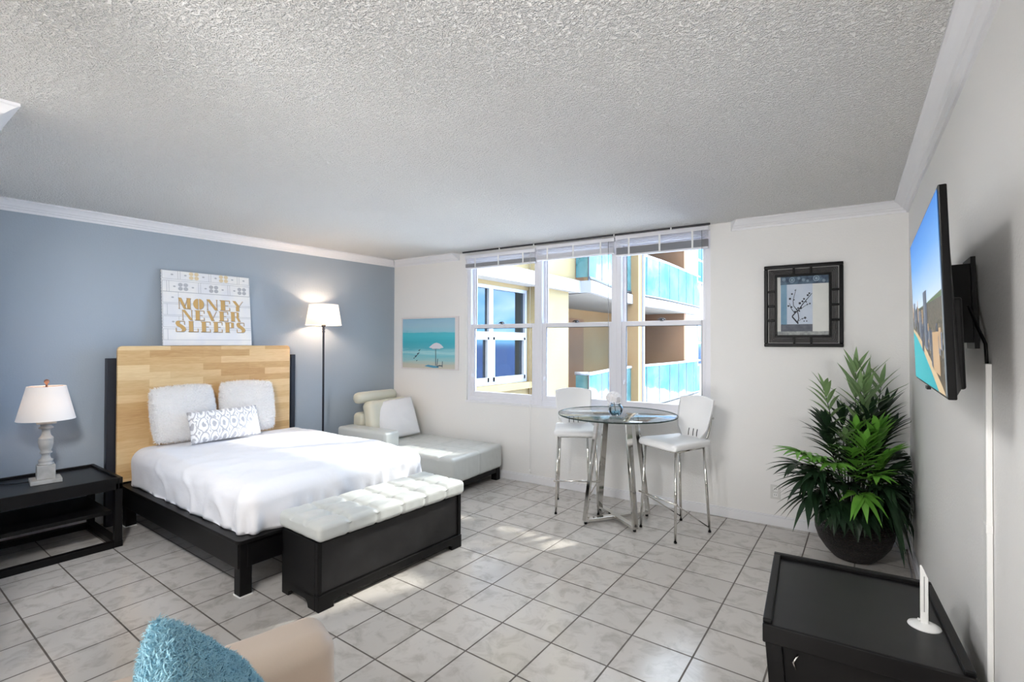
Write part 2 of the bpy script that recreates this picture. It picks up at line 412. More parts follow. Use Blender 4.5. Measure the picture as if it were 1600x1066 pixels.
crown(tuple(wb(0, 0)[:2]), tuple(wb(1.06, 0)[:2]), nb, 'trim_2', 1.0, -.6)
crown(tuple(wb(4.0, 0)[:2]), tuple(wb(5.2, 0)[:2]), nb, 'trim_3', .6, -1.0)
crown((RX, RY), (rwx(-6), -6), nr, 'trim_4', 1.0, 0)
crown((-3.1, .41), (-5.1, .41), (0, 1), 'trim_5', -1.0, 0)
crown((-3.1, -6), (-3.1, .41), (1, 0), 'trim_6', 0, 1.0)

# ------------------------------------------------------------------ windows (three single-hung units)
WB = (LX, LY, 0)
def loc_box(mb, u0, u1, v0, v1, z0, z1): return mb.box(u0, u1, -v1, -v0, z0, z1)
units = [(WU0, 2.105), (2.105, 2.975), (2.975, WU1)]
ZR = 1.685
for i, (a, b) in enumerate(units):
    w = thing('window_%d' % (i+1), None, None, WB, TH); w['kind'] = 'structure'
    f = .045
    m_ = MB()
    for q in ((a, a+f, WZ0, WZ1), (b-f, b, WZ0, WZ1), (a+f, b-f, WZ0, WZ0+.05), (a+f, b-f, WZ1-.05, WZ1)):
        loc_box(m_, q[0], q[1], -.13, -.02 if i == 0 and q[0] == a else -.015, q[2], q[3])
    m_.build('frame', M['vinyl'], w, bevel=.003)
    # upper sash sits outward, lower sash inward
    def sash(nm, u0, u1, z0, z1, v0, v1, sw, sb, st):
        s_ = MB()
        loc_box(s_, u0, u0+sw, v0, v1, z0, z1); loc_box(s_, u1-sw, u1, v0, v1, z0, z1)
        loc_box(s_, u0+sw, u1-sw, v0, v1, z0, z0+sb); loc_box(s_, u0+sw, u1-sw, v0, v1, z1-st, z1)
        o = s_.build(nm, M['vinyl'], w, bevel=.004)
        g = MB(); vm = (v0+v1)/2; loc_box(g, u0+sw-.004, u1-sw+.004, vm-.003, vm+.003, z0+sb-.004, z1-st+.004)
        g.build('pane', M['pane'], o)
        q = MB(); e = .005
        loc_box(q, u0+sw, u0+sw+e, vm+.0035, vm+.009, z0+sb, z1-st); loc_box(q, u0+sw, u1-sw, vm+.0035, vm+.009, z1-st-e, z1-st)
        q.build('gasket', M['dark'], o)
        return o
    sash('upper_sash', a+f, b-f, ZR-.02, WZ1-.05, -.105, -.075, .032, .04, .04)
    sash('lower_sash', a+f-.004, b-f+.004, WZ0+.045, ZR+.022, -.068, -.032, .045, .06, .045)
    m_ = MB(); c = (a+b)/2
    m_.tube([(c-.035, .03-.01, ZR+.03), (c-.01, .03-.012, ZR+.042), (c+.02, .03-.012, ZR+.042), (c+.035, .03-.01, ZR+.028)], .006, 8)
    m_.lathe([(.016, ZR+.02), (.016, ZR+.034), (.008, ZR+.04)], 12, (c, .025), True, True)
    m_.build('latch', M['greymetal'], w)
    m_ = MB()
    loc_box(m_, a+f+.012, a+f+.03, -.034, -.022, 1.12, 1.15); loc_box(m_, a+f+.016, a+f+.026, -.024, -.008, 1.10, 1.14)
    m_.build('side_lock', M['vinyl'], w, bevel=.002)
m_ = MB(); wbx(WU0-.01, WU1+.01, -.02, .012, WZ0-.02, WZ0+.002, m_); struct(m_, 'trim_7', M['trim'], bevel=.003)

# ------------------------------------------------------------------ raised blinds and the ceiling track
bl_lab = ['short raised white blind above the leftmost window, grey slats bunched under its head rail',
          'raised white blind above the middle window, lying higher and paler than its neighbours',
          'raised white blind above the rightmost window with a wide grey stack of slats']
spec = [(WU0+.005, 2.10, 2.43, 2.345, 0), (2.11, 2.97, 2.45, 2.36, 1), (2.98, WU1-.005, 2.46, 2.33, 0)]
M['slat'] = mat('grey_blind_slat', rgb(168, 168, 172), .4)
for i, (a, b, zt, zb, pale) in enumerate(spec):
    t = thing('window_blind', bl_lab[i], 'blind', WB, TH, 'blinds raised over the windows')
    m_ = MB(); loc_box(m_, a, b, .012, .05, zt+.03, zt+.07); m_.build('head_rail', M['vinyl'], t, bevel=.004)
    m_ = MB(); n = 12
    for k in range(n):
        z = zb+.018+(zt-.0-zb-.02)*k/n*.62
        loc_box(m_, a+.008, b-.008, .014, .048, z, z+.0022)
    m_.build('slat', M['vinyl'] if pale else M['slat'], t)
    m_ = MB()
    for k in range(4):
        z = zt-.022+.014*k
        loc_box(m_, a+.008, b-.008, .014, .048, z, z+.002)
    m_.build('slat', M['vinyl'], t)
    m_ = MB(); loc_box(m_, a+.006, b-.006, .012, .05, zb, zb+.016); m_.build('bottom_rail', M['vinyl'], t, bevel=.003)
    for fr in (.16, .5, .84):
        u = a+(b-a)*fr
        loc_box(MB(), u-.008, u+.008, .050, .0515, zb+.004, zt+.04).build('ladder_tape', M['plastic'], t)
    u = b-.055
    zend = {0: .16, 1: .93, 2: .93}[i]
    m_ = MB(); m_.tube([(u, -.056, zt+.03), (u, -.054, 1.6), (u, -.053, zend)], .0022, 6); m_.build('pull_cord', M['cord'] if i else M['plastic'], t)
    m_ = MB(); m_.lathe([(.004, zend), (.009, zend-.03), (.007, zend-.04)], 10, (u, -.053), True, True); m_.build('cord_tassel', M['plastic'], t)
t = thing('curtain_track', 'thin dark curtain track along the ceiling above the windows', 'curtain rail', WB, TH)
m_ = MB(); loc_box(m_, WU0-.01, WU1+.01, .062, .078, CZ-.016, CZ-.002); m_.build('rail', M['steel'], t)
for u in (WU0+.5, 2.1, 2.98, WU1-.32):
    m_ = MB(); loc_box(m_, u-.006, u+.006, .056, .082, CZ-.022, CZ-.001); m_.build('bracket', M['plastic'], t)

# ================================================================== BED
BH = -4.93
bed = thing('platform_bed', 'black platform bed with an oak butcher block headboard against the blue wall', 'bed', (-3.95, 2.2, 0))
def BL(m_): return m_.xf(Matrix.Translation((3.95, -2.2, 0)))
y0, y1, xf_ = 1.42, 2.985, -2.955
for (a, b) in ((y0, y0+.05), (y1-.05, y1)):
    BL(MB().box(BH, xf_-.02, a+.008, b-.008, .17, .315)).build('side_rail', M['blackwood'], bed, bevel=.004)
BL(MB().box(xf_-.055, xf_-.012, y0+.06, y1-.06, .17, .315)).build('foot_rail', M['blackwood'], bed, bevel=.004)
pts = [(BH, y0), (xf_-.03, y0)]+[(xf_-.03+.03*math.sin(k/4*PI/2), y0+.03-.03*math.cos(k/4*PI/2)) for k in range(1, 5)]
pts += [(xf_-.03+.03*math.cos(k/4*PI/2), y1-.03+.03*math.sin(k/4*PI/2)) for k in range(5)]+[(BH, y1)]
BL(MB().prism(pts, .315, .336)).build('platform', M['blackwood'], bed, bevel=.003)
for x, y in ((xf_-.05, y0+.055), (xf_-.05, y1-.055), (BH+.06, y0+.055), (BH+.06, y1-.055)):
    lg = BL(MB().box(x-.036, x+.036, y-.036, y+.036, .006, .315)).build('leg', M['blackwood'], bed, bevel=.004)
    BL(MB().box(x-.038, x+.038, y-.038, y+.038, 0, .008)).build('foot_pad', M['plastic'], lg)
for a, b, zt in ((1.342, 1.424, 1.362), (2.925, 2.972, 1.366)):
    BL(MB().box(-5.02, -4.965, a, b, 0, zt)).build('headboard_post', M['navy'], bed, bevel=.004)
BL(MB().box(-5.00, -4.972, 1.424, 2.925, .3, 1.33)).build('headboard_backing', M['navy'], bed)
r = .035; hp = []
for cy_, cz_, a0 in ((2.89-r, 1.462-r, 0), (1.402+r, 1.462-r, 90), (1.402+r, .345+r, 180), (2.89-r, .345+r, 270)):
    hp += [(cy_+r*math.cos(math.radians(a0+k*22.5)), cz_+r*math.sin(math.radians(a0+k*22.5))) for k in range(5)]
BL(MB().prism(hp, -4.962, -4.93, 'x')).build('headboard_panel', M['oak'], bed, bevel=.006, seg=3)

# duvet: puffy rounded slab draped over the platform, gathered at the foot corners
def duvet_disp(P, n):
    d = Vector((0, 0, 0))
    side = 1-abs(n.z)
    q = noise.fractal(Vector((P.x*2.2, P.y*2.2, P.z*3)), 1, 2, 4)
    d += n*(.012*q)
    d += n*.007*noise.noise(Vector((P.x*9, P.y*5, P.z*8)))+n*.010*max(0, 1-abs(noise.noise(Vector((P.x*3.2+P.y*1.5, P.y*2.6-P.x, P.z*3+5))))*7)*(.35+.65*side)
    if n.z > .5:
        cx_, cy_ = (P.x+3.95)/1.0, (P.y-2.2)/.76
        d.z += .02*max(0, 1-cx_*cx_)*max(0, 1-cy_*cy_)
    hem = max(0., (.5-P.z)/.16); hem = min(1, hem)
    foot = max(0, min(1, (P.x+3.32)/.3))
    f = math.sin(P.y*46+2.2*math.sin(P.y*13)+P.x*30)
    d += Vector((n.x, n.y, 0))*(.014*f*hem*side*(.25+foot))
    return d
m_ = MB().rbox(-4.90, -2.985, 1.472, 2.96,   .238, .622, .10, .022, 7, duvet_disp, bottom=True)
for v in m_.bm.verts: v.co.z = max(v.co.z, .339+.012*max(0, noise.noise(Vector((v.co.x*9, v.co.y*9, 3))))); v.co.x = max(v.co.x, -4.922)
tag(m_.build('duvet', M['duvet'], None), 'white cotton duvet spread over the platform bed', 'duvet')

def pillow_mesh(w, h, t, nu=30, nv=24, corner=.06, lump=.006, seed=0, rnd_=.12):
    m_ = MB()
    def f(s):
        def g(i, j):
            a, b = 2*i-1, 2*j-1
            edge = max(0, (1-a*a))*max(0, (1-b*b))
            th = t/2*edge**.42
            pull = 1-corner*((1-abs(a))**1)*(abs(b)**3)*1.0-0
            x = w/2*a*(1-corner*(1-b*b)*(abs(a)**6))*math.sqrt(1-rnd_*b*b*a*a/2); y = h/2*b*(1-corner*(1-a*a)*(abs(b)**6))*math.sqrt(1-rnd_*a*a*b*b/2)
            n_ = lump*noise.noise(Vector((a*3+seed, b*3, s*2)))+lump*.5*noise.noise(Vector((a*8+seed, b*8, s*2)))
            return Vector((x, y, s*(th+n_*(edge**.3))))
        return g
    m_.grid(f(1), nu, nv); m_.grid(f(-1), nu, nv, True)
    bmesh.ops.remove_doubles(m_.bm, verts=m_.bm.verts, dist=.0006)
    return m_
def add_fur(m_, count, ln, wd, seed, droop=.5, mi=0):
    """short tapered tufts growing out of the pillow surface"""
    rnd = random.Random(seed); fs = [f for f in m_.bm.faces]; ws = [f.calc_area() for f in fs]
    m_.bm.normal_update()
    picks = rnd.choices(fs, ws, k=count); data = []
    for f in picks:
        vs = [v.co for v in f.verts]; a, b = rnd.random(), rnd.random()
        p = vs[0].lerp(vs[1], a).lerp((vs[3] if len(vs) > 3 else vs[2]).lerp(vs[2], a), b)
        data.append((p.copy(), f.normal.copy()))
    for p, n in data:
        tn = Vector((rnd.uniform(-1, 1), rnd.uniform(-1, 1), rnd.uniform(-1, 1))); tn = (tn-n*tn.dot(n)).normalized()
        sd = n.cross(tn).normalized()*wd; l = ln*rnd.uniform(.6, 1.2)
        m1 = p+n*l*.6+tn*l*droop*.4; tip = p+n*l*.85+tn*l*droop*1.0
        v = [m_.bm.verts.new(q) for q in (p-sd-n*.002, p+sd-n*.002, m1+sd*.7, m1-sd*.7, tip)]
        for q in ((0, 1, 2, 3), (3, 2, 4)):
            g = m_.bm.faces.new([v[k] for k in q]); g.smooth = True; g.material_index = mi
def place_pillow(m_, c, rx, ry, rz):
    # mesh: width X, height Y, thickness Z  ->  stands up: height to Z, faces +X
    R = Matrix(((0, 0, 1), (1, 0, 0), (0, 1, 0))).to_4x4()
    Rm = Matrix.Rotation(rz, 4, 'Z') @ Matrix.Rotation(ry, 4, 'Y') @ Matrix.Rotation(rx, 4, 'X')
    return Matrix.Translation(c) @ Rm @ R
def obj_pillow(m_, name, mt, mtx, label, cat='pillow', group=None):
    o = m_.build(name, mt, None, recalc=False); o.matrix_world = mtx
    return tag(o, label, cat, group)
for k, (yc, zc, w, hh, rz, rx, lab) in enumerate(((1.832, .874, .50, .47, .03, .02, 'fluffy white square pillow leaning on the left half of the oak headboard'),
                               (2.375, .878, .49, .475, -.02, -.03, 'fluffy white square pillow leaning on the right half of the oak headboard'))):
    m_ = pillow_mesh(w, hh, .19, seed=k*5, corner=.02, lump=.012, rnd_=.3); add_fur(m_, 15000, .022, .0022, 3+k, .9)
    obj_pillow(m_, 'fur_pillow', M['fur'], place_pillow(m_, (-4.775, yc, zc+.012), rx, -.20, rz), lab, group='fluffy white pillows on the bed')
m_ = pillow_mesh(.60, .28, .15, seed=9)
obj_pillow(m_, 'lumbar_pillow', M['ikat'], place_pillow(m_, (-4.57, 2.08, .78), .02, -.34, -.03), 'small oblong white pillow with a grey ikat print lying before the fluffy pillows')

# ------------------------------------------------------------------ storage bench at the foot of the bed
bn = thing('storage_bench', 'black storage bench with a tufted white leather top at the foot of the bed', 'bench', (-2.62, 2.2, 0), -math.atan(.03))
bx0, bx1, by0, by1 = -.21, .175, -.58, .575
m_ = MB()
m_.box(bx0, bx0+.022, by0, by1, .085, .385); m_.box(bx0, bx1-.03, by0, by0+.022, .085, .385); m_.box(bx0, bx1-.03, by1-.022, by1, .085, .385)
m_.box(bx0, bx1-.03, by0, by1, .07, .09)
m_.build('body', M['blackwood'], bn, bevel=.002)
m_ = MB(); m_.box(bx1-.032, bx1-.012, by0+.028, by1-.028, .09, .375); m_.build('front_panel', M['espresso'], bn, bevel=.006)
m_ = MB()
fr = [(by0, 0), (by0+.10, 0), (by0+.10, .03), (by0+.12, .04), (by1-.12, .04), (by1-.10, .03), (by1-.10, 0), (by1, 0), (by1, .09), (by0, .09)]
m_.prism(fr, bx1-.03, bx1+.006, 'x')
m_.box(bx1-.03, bx1, by0, by0+.028, .09, .385); m_.box(bx1-.03, bx1, by1-.028, by1, .09, .385)
m_.build('front_frame', M['blackwood'], bn, bevel=.004)
for yy in (by0, by1-.024):
    m_ = MB()
    sd = [(bx0, 0), (bx0+.07, 0), (bx0+.08, .03), (bx0+.10, .04), (bx1-.13, .04), (bx1-.11, .03), (bx1-.10, 0), (bx1-.031, 0), (bx1-.031, .086), (bx0, .086)]
    m_.prism(sd, yy, yy+.024, 'y'); m_.build('side_foot', M['blackwood'], bn, bevel=.002)
cx0, cx1, cy0, cy1 = -.235, .21, -.595, .585
bu = [(cx0+(cx1-cx0)*(i+1)/3, cy0+(cy1-cy0)*(j+1)/6) for i in range(2) for j in range(5)]
def tuft(buttons, ex, ey, amp, cre, zt):
    def d(P, n):
        o = Vector((0, 0, 0))
        if n.z > .3:
            g = sum(math.exp(-((P.x-a)**2+(P.y-b)**2)/(2*.019**2)) for a, b in buttons)
            c1 = max([math.exp(-(P.x-a)**2/(2*.009**2)) for a in ex]+[0]); c2 = max([math.exp(-(P.y-b)**2/(2*.009**2)) for b in ey]+[0])
            o.z -= amp*min(1, g)+cre*max(c1, c2)
            o.z += .006*math.cos(P.x*24)*0+.004*noise.noise(Vector((P.x*14, P.y*14, 1)))
        else:
            c2 = max([math.exp(-(P.y-b)**2/(2*.007**2)) for b in ey]+[0])
            o += n*(-.007*c2)+n*.002*noise.noise(Vector((P.x*20, P.y*20, P.z*20)))
        return o
    return d
m_ = MB().rbox(cx0, cx1, cy0, cy1, .388, .49, .035, .011, 5, tuft(bu, [cx0+(cx1-cx0)/3, cx0+(cx1-cx0)*2/3], [cy0+(cy1-cy0)*j/6 for j in range(1, 6)], .036, .011, .49))
cu = m_.build('cushion', M['leather'], bn)
for a, b in bu:
    MB().lathe([(.0001, .471), (.007, .470), (.010, .466), (.010, .460)], 12, (a, b)).build('button', M['leather'], cu)

# ------------------------------------------------------------------ chaise along the back wall
ch = thing('leather_chaise', 'white leather chaise longue in the corner under the beach picture', 'chaise', WB, TH)
def cbox(u0, u1, v0, v1, z0, z1, r=.03, step=.05, k=4, disp=None): return MB().rbox(u0, u1, -v1, -v0, z0, z1, r, step, k, disp)
sb = [(u, -v) for u in (.62, .98, 1.34) for v in (.33, .63)]
cbox(.23, 1.70, .05, .935, .135, .392, .04, .0125, 5, tuft(sb, [.44, .80, 1.16, 1.52], [-.48], .02, .009, .39)).build('seat', M['leather'], ch)
def soft(P, n): return n*.006*noise.noise(P*7)
cbox(.06, .81, .712, .936, .11, .553, .035, .04, 4, soft).build('armrest', M['leather'], ch)
cbox(.04, .22, .05, .71, .11, .68, .05, .05, 4, soft).build('backrest', M['cream_leather'], ch)
m_ = cbox(-.085, .085, .10, .74, -.24, .22, .07, .04, 5, soft)
bc = m_.build('back_cushion', M['cream_leather'], ch); bc.location = (.33, 0, .61); bc.rotation_euler = (0, -.22, 0)
m_ = MB(); pts = [(0, -.20-.03*0, 0), (0, -.215, 0), (0, -.25, 0), (0, -.45, 0), (0, -.66, 0), (0, -.755, 0), (0, -.785, 0), (0, -.80, 0)]
m_.tube(pts, [.03, .058, .066, .067, .067, .066, .058, .03], 24); hr = m_.build('headrest_roll', M['cream_leather'], ch, smooth=True); hr.location = (.205, 0, .862)
loc_box(MB(), .12, 1.665, .09, .90, .085, .136).build('base', M['blackwood'], ch)
for u, v in ((1.60, .055), (1.60, .80), (.13, .055), (.13, .80)):
    MB().box(u, u+.07, -v-.07, -v, 0, .135).build('leg', M['blackwood'], ch, bevel=.003)
m_ = pillow_mesh(.50, .47, .15, seed=14, corner=.03)
c = wb(.47, .42, .615)
obj_pillow(m_, 'square_cushion', M['grey_linen'], place_pillow(m_, c, .10, -.42, TH-.42), 'pale grey square cushion leaning on the chaise backrest', 'cushion')

# ------------------------------------------------------------------ side table with the lamp
st = thing('side_table', 'black open side table with a lower shelf beside the bed', 'side table', (-4.76, .9, 0))
x0, x1, yy0, yy1, ht = -.335, .335, -.44, .398, .505
leg = .045
for lx in (x0, x1-leg):
    for ly in (yy0, yy1-leg):
        MB().box(lx, lx+leg, ly, ly+leg, .045, ht-.04).build('leg', M['blackwood'], st, bevel=.003)
m_ = MB(); m_.box(x0+.02, x1-.02, yy0+.02, yy1-.02, ht-.035, ht-.017); m_.build('tabletop', M['blacktop'], st)
m_ = MB()
m_.box(x0, x1, yy1-.024, yy1, ht-.085, ht); m_.box(x0, x1, yy0, yy0+.024, ht-.085, ht)
m_.box(x0, x0+.024, yy0+.024, yy1-.024, ht-.085, ht); m_.box(x1-.024, x1, yy0+.024, yy1-.024, ht-.085, ht)
m_.build('rim', M['blackwood'], st, bevel=.003)
MB().box(x0+.03, x1-.06, yy0+.045, yy1-.05, .235, .262).build('shelf', M['blackwood'], st, bevel=.003)
m_ = MB()
m_.box(x0, x1, yy1-leg-.005, yy1+.003, 0, .045); m_.box(x0, x1, yy0-.003, yy0+leg+.005, 0, .045)
m_.box(x0, x0+.05, yy0+leg, yy1-leg, 0, .045); m_.box(x1-.05, x1+.003, yy0+leg, yy1-leg, 0, .045)
m_.build('base_frame', M['blackwood'], st, bevel=.003)

# table lamp
tz = ht-.017
tl = thing('table_lamp', 'table lamp with a turned grey wooden base and white shade on the side table', 'lamp', (-4.79, .945, tz), -.12)
m_ = MB(); m_.box(-.085, .085, -.085, .085, 0, .028); m_.box(-.05, .05, -.05, .05, .028, .125); m_.build('plinth', M['stonegrey'], tl, bevel=.004)
prof = [(.045, .125), (.045, .135), (.036, .14), (.041, .15), (.041, .16), (.028, .168), (.024, .185), (.023, .2), (.035, .208), (.035, .215), (.028, .222), (.036, .245), (.042, .275), (.043, .295), (.040, .308), (.043, .312), (.040, .318), (.027, .335), (.022, .36), (.024, .378), (.040, .386), (.041, .394), (.028, .402), (.034, .412), (.034, .42)]
MB().lathe(prof, 32, (0, 0), True, True).build('turned_column', M['stonegrey'], tl)
m_ = MB(); m_.box(-.052, .052, -.052, .052, .42, .438); m_.build('capital', M['stonegrey'], tl, bevel=.003)
MB().lathe([(.014, .438), (.014, .47), (.006, .475), (.006, .716)], 12, (0, 0), True, True).build('neck', M['copper'], tl)
MB().lathe([(.163, .448), (.108, .688)], 48).build('lamp_shade', M['shade'], tl)
m_ = MB()
for k in range(3): m_.tube([(0, 0, .684), (.108*math.cos(k*2.094), .108*math.sin(k*2.094), .684)], .002, 6)
m_.build('spider', M['copper'], tl)
MB().lathe([(.004, .69), (.007, .705), (.013, .712), (.016, .722), (.012, .733), (.001, .738)], 16, (0, 0), True, False).build('finial', M['copper'], tl)
bulb = mat('frosted_bulb', rgb(250, 245, 235), .5); bulb.node_tree.nodes['Principled BSDF'].inputs['Emission Color'].default_value = (1, .72, .5, 1); bulb.node_tree.nodes['Principled BSDF'].inputs['Emission Strength'].default_value = 6.
MB().lathe([(.012, .50), (.014, .52), (.028, .55), (.028, .575), (.012, .595), (.001, .6)], 16, (0.0, 0)).build('bulb', bulb, tl)
m_ = MB(); m_.tube([(-.02, -.084, .012), (-.05, -.15, .006), (-.10, -.22, .005), (-.16, -.30, .005), (-.20, -.42, .006)], .003, 8); m_.build('power_cord', M['black'], tl)

# floor lamp
fl = thing('floor_lamp', 'slim dark floor lamp with a white shade standing between bed and chaise', 'lamp', (-4.8, 3.2, 0))
MB().lathe([(.001, .024), (.03, .024), (.11, .016), (.13, .008), (.13, 0)], 32, (0, 0), False, True).build('base', M['iron'], fl)
MB().lathe([(.011, .02), (.011, 1.60), (.016, 1.61), (.012, 1.63), (.017, 1.64), (.011, 1.655), (.024, 1.672), (.024, 1.69), (.008, 1.695), (.008, 1.75)], 16, (0, 0), True, True).build('pole', M['iron'], fl)
MB().lathe([(.188, 1.682), (.151, 1.908)], 48).build('lamp_shade', M['shade'], fl)
m_ = MB()
for k in range(3): m_.tube([(0, 0, 1.70), (.18*math.cos(k*2.094), .18*math.sin(k*2.094), 1.70)], .002, 6)
m_.build('spider', M['iron'], fl)
bulb2 = bulb.copy(); bulb2.name = 'warm_bulb'; bulb2.node_tree.nodes['Principled BSDF'].inputs['Emission Strength'].default_value = 62.
MB().lathe([(.012, 1.75), (.014, 1.77), (.03, 1.80), (.03, 1.825), (.012, 1.845), (.001, 1.85)], 16).build('bulb', bulb2, fl)

# ================================================================== PICTURES
# canvas: gold lettering over pale banknote print, leaning on top of the headboard
GOLD, PALE, LINE = mat('gold_ink', rgb(204, 166, 104), .55), mat('canvas_print_ground', rgb(228, 229, 233), .8, var=(7, rgb(240, 238, 234), 1)), mat('grey_print_line', rgb(180, 182, 186), .8)
SHAD = mat('grey_letter_outline', rgb(150, 155, 162), .8)
cw, chh = .755, .68
cv = thing('wall_canvas', 'square canvas with gold lettering leaning above the oak headboard', 'canvas picture', (-4.985, 1.742, 1.464), 0)
cv.rotation_euler = (0, math.atan2(-.070, .675), -.05)
m_ = MB(); m_.box(-.022, 0, 0, cw, 0, chh); m_.build('canvas', PALE, cv, bevel=.003)
LET = {  # strokes in a 1 x 1 cell: ('s', x0,x1) thick stem, ('h', x0,x1,y) hairline, ('d', xa,ya,xb,yb,w) diagonal
 'M': [('d', .0, 1, .42, 0, .24), ('d', .42, 0, .74, 1, .05), ('s', .70, .98), ('s', .04, .08)],
 'O': [('o',)],
 'N': [('s', .06, .11), ('d', .02, 1, .72, 0, .28), ('s', .88, .93)],
 'E': [('s', .10, .48), ('h', .0, .92, .0), ('h', .0, .92, .95), ('h', .48, .74, .48), ('s2', .86, .92, .0, .3), ('s2', .86, .92, .7, 1)],
 'Y': [('d', .0, 1, .42, .42, .30), ('d', .95, 1, .52, .42, .05), ('s2', .32, .62, 0, .45)],
 'V': [('d', .0, 1, .42, 0, .30), ('d', .42, 0, .92, 1, .05)],
 'R': [('s', .08, .44), ('h', .0, .7, .95), ('h', .4, .7, .48), ('s2', .66, .88, .5, .97), ('d', .58, .5, .82, 0, .24), ('h', .78, .98, 0)],
 'S': [('p', [(.04, .76), (.08, .92), (.24, 1), (.44, .98), (.40, .78), (.66, .62), (.38, .42), (.14, .54)]), ('p', [(.38, .42), (.66, .62), (.86, .46), (.97, .28), (.90, .09), (.72, 0), (.54, .02), (.60, .22)]), ('h', .3, .82, .95), ('h', .08, .66, .0), ('s2', .80, .86, .66, 1), ('s2', .05, .11, 0, .36)],
 'L': [('s', .08, .46), ('h', .0, .92, .0), ('s2', .86, .92, 0, .32)],
 'P': [('s', .08, .46), ('h', .0, .72, .95), ('h', .42, .72, .44), ('s2', .66, .92, .46, .97)]}
def quad(m_, pts, x):
    m_.face([(x, a, b) for a, b in pts])
def letter(m_, c, y0, z0, w, h, x):
    def q(p): quad(m_, [(y0+a*w, z0+b*h) for a, b in p], x)
    for s in LET[c]:
        if s[0] == 's': q([(s[1], 0), (s[2], 0), (s[2], 1), (s[1], 1)]); q([(s[1]-.05, 0), (s[2]+.05, 0), (s[2]+.05, .04), (s[1]-.05, .04)]); q([(s[1]-.05, .96), (s[2]+.05, .96), (s[2]+.05, 1), (s[1]-.05, 1)])
        elif s[0] == 's2': q([(s[1], s[3]), (s[2], s[3]), (s[2], s[4]), (s[1], s[4])])
        elif s[0] == 'p': q(s[1])
        elif s[0] == 'h': q([(s[1], s[3]), (s[2], s[3]), (s[2], s[3]+.05), (s[1], s[3]+.05)])
        elif s[0] == 'd': q([(s[1], s[2]), (s[3], s[4]), (s[3]+s[5], s[4]), (s[1]+s[5], s[2])])
        else:
            for sg in (-1, 1):
                arc = [(.5+sg*.04, 0)]+[(.5+sg*(.04+.42*math.sin(k/8*PI)), .5-.5*math.cos(k/8*PI)) for k in range(1, 8)]+[(.5+sg*.04, 1)]
                q(arc)
                if sg == -1: pass
words = [('MONEY', .125, .70, .335, .10), ('NEVER', .15, .665, .233, .093), ('SLEEPS', .095, .715, .125, .099)]
for mtn, off, dx in ((SHAD, (.004, -.004), .0012), (GOLD, (0, 0), .002)):
    m_ = MB()
    for wd, a, b, z0, hh in words:
        step = (b-a)/len(wd)
        for k, c_ in enumerate(wd): letter(m_, c_, a+k*step+off[0], z0+off[1], step*.86, hh, dx)
    m_.build('lettering' if mtn is GOLD else 'lettering_outline', mtn, cv)
m_ = MB(); rnd = random.Random(4)
for row, z in enumerate((.60, .485, .385, .275, .165, .05)):
    zt = min(z+.098, .676)
    m_.mi = 0
    for zz in (z, zt): quad(m_, [(0.004, zz), (cw-.004, zz), (cw-.004, zz+.003), (.004, zz+.003)], .0008)
    k = 0; yb = -.11-.09*(row % 2)
    while yb < cw:
        a, b = max(.004, yb), min(cw-.004, yb+.24)
        if b-a > .03 and not (.1 < (a+b)/2 < .72 and 1 < row < 6):
            m_.mi = 0
            for q0, q1 in ((a, a+.003), (b-.003, b)): quad(m_, [(q0, z), (q1, z), (q1, zt), (q0, zt)], .0008)
            for fr_, w_, g in ((.18, .02, 0), (.38, .035, 1), (.56, .035, 1), (.8, .02, 0)):
                yc = yb+.24*fr_
                if .012+w_ < yc < cw-.012-w_:
                    m_.mi = 1 if g and row in (0, 2, 4) else 0
                    n_ = 9; ww = w_*.55; hh = .03 if g else .012
                    for kk in range(2 if g else 1):
                        m_.face([(.0009, yc+ww*math.cos(i/n_*2*PI), z+(.042 if row == 0 else .05)+(.018*(1 if kk else -1) if g else 0)+hh*.6*math.sin(i/n_*2*PI)) for i in range(n_)])
        yb += .255
m_.mi = 2
m_.build('banknote_print', [LINE, mat('pale_gold_print', rgb(222, 204, 168), .7), SHAD], cv)
m_ = MB()
for k in range(24): m_.box(-.018, -.004, -.0008, 0, .02+k*.027, .02+k*.027+rnd.uniform(.006, .018))
m_.build('edge_print', LINE, cv)

# beach print on the back wall
bp = thing('beach_print', 'turquoise beach print in a thin white frame above the chaise', 'picture', WB, TH)
a, b, z0, z1 = .155, 1.058, 1.168, 1.809
m_ = MB()
for q in ((a, a+.012, z0, z1), (b-.045, b, z0, z1), (a+.012, b-.045, z0, z0+.012), (a+.012, b-.045, z1-.018, z1)): loc_box(m_, q[0], q[1], .001, .026, q[2], q[3])
m_.build('frame', mat('whitewashed_frame', rgb(226, 220, 220), .6), bp, bevel=.002)
sea = ramp_picture('beach_painting', 'Z', [(0, rgb(206, 200, 186)), (.09, rgb(196, 196, 182)), (.17, rgb(160, 200, 202)), (.26, rgb(120, 196, 208)), (.32, rgb(168, 216, 222)), (.40, rgb(82, 178, 196)), (.52, rgb(64, 178, 196)), (.64, rgb(76, 192, 208)), (.70, rgb(84, 190, 206)), (.715, rgb(148, 200, 218)), (.82, rgb(160, 198, 216)), (1, rgb(150, 192, 216))], z0, z1, .16, (2.5, 2.5, 26))
m_ = MB(); m_.mi = 0; uA, uB, zA, zB = a+.012, b-.045, z0+.012, z1-.018; W_, H_ = uB-uA, zB-zA
m_.box(uA, uB, -.016, -.004, zA, zB)
def pq(pts, mi, y=-.0172):
    m_.mi = mi; m_.face([(uA+s*W_, y, zA+t_*H_) for s, t_ in pts])
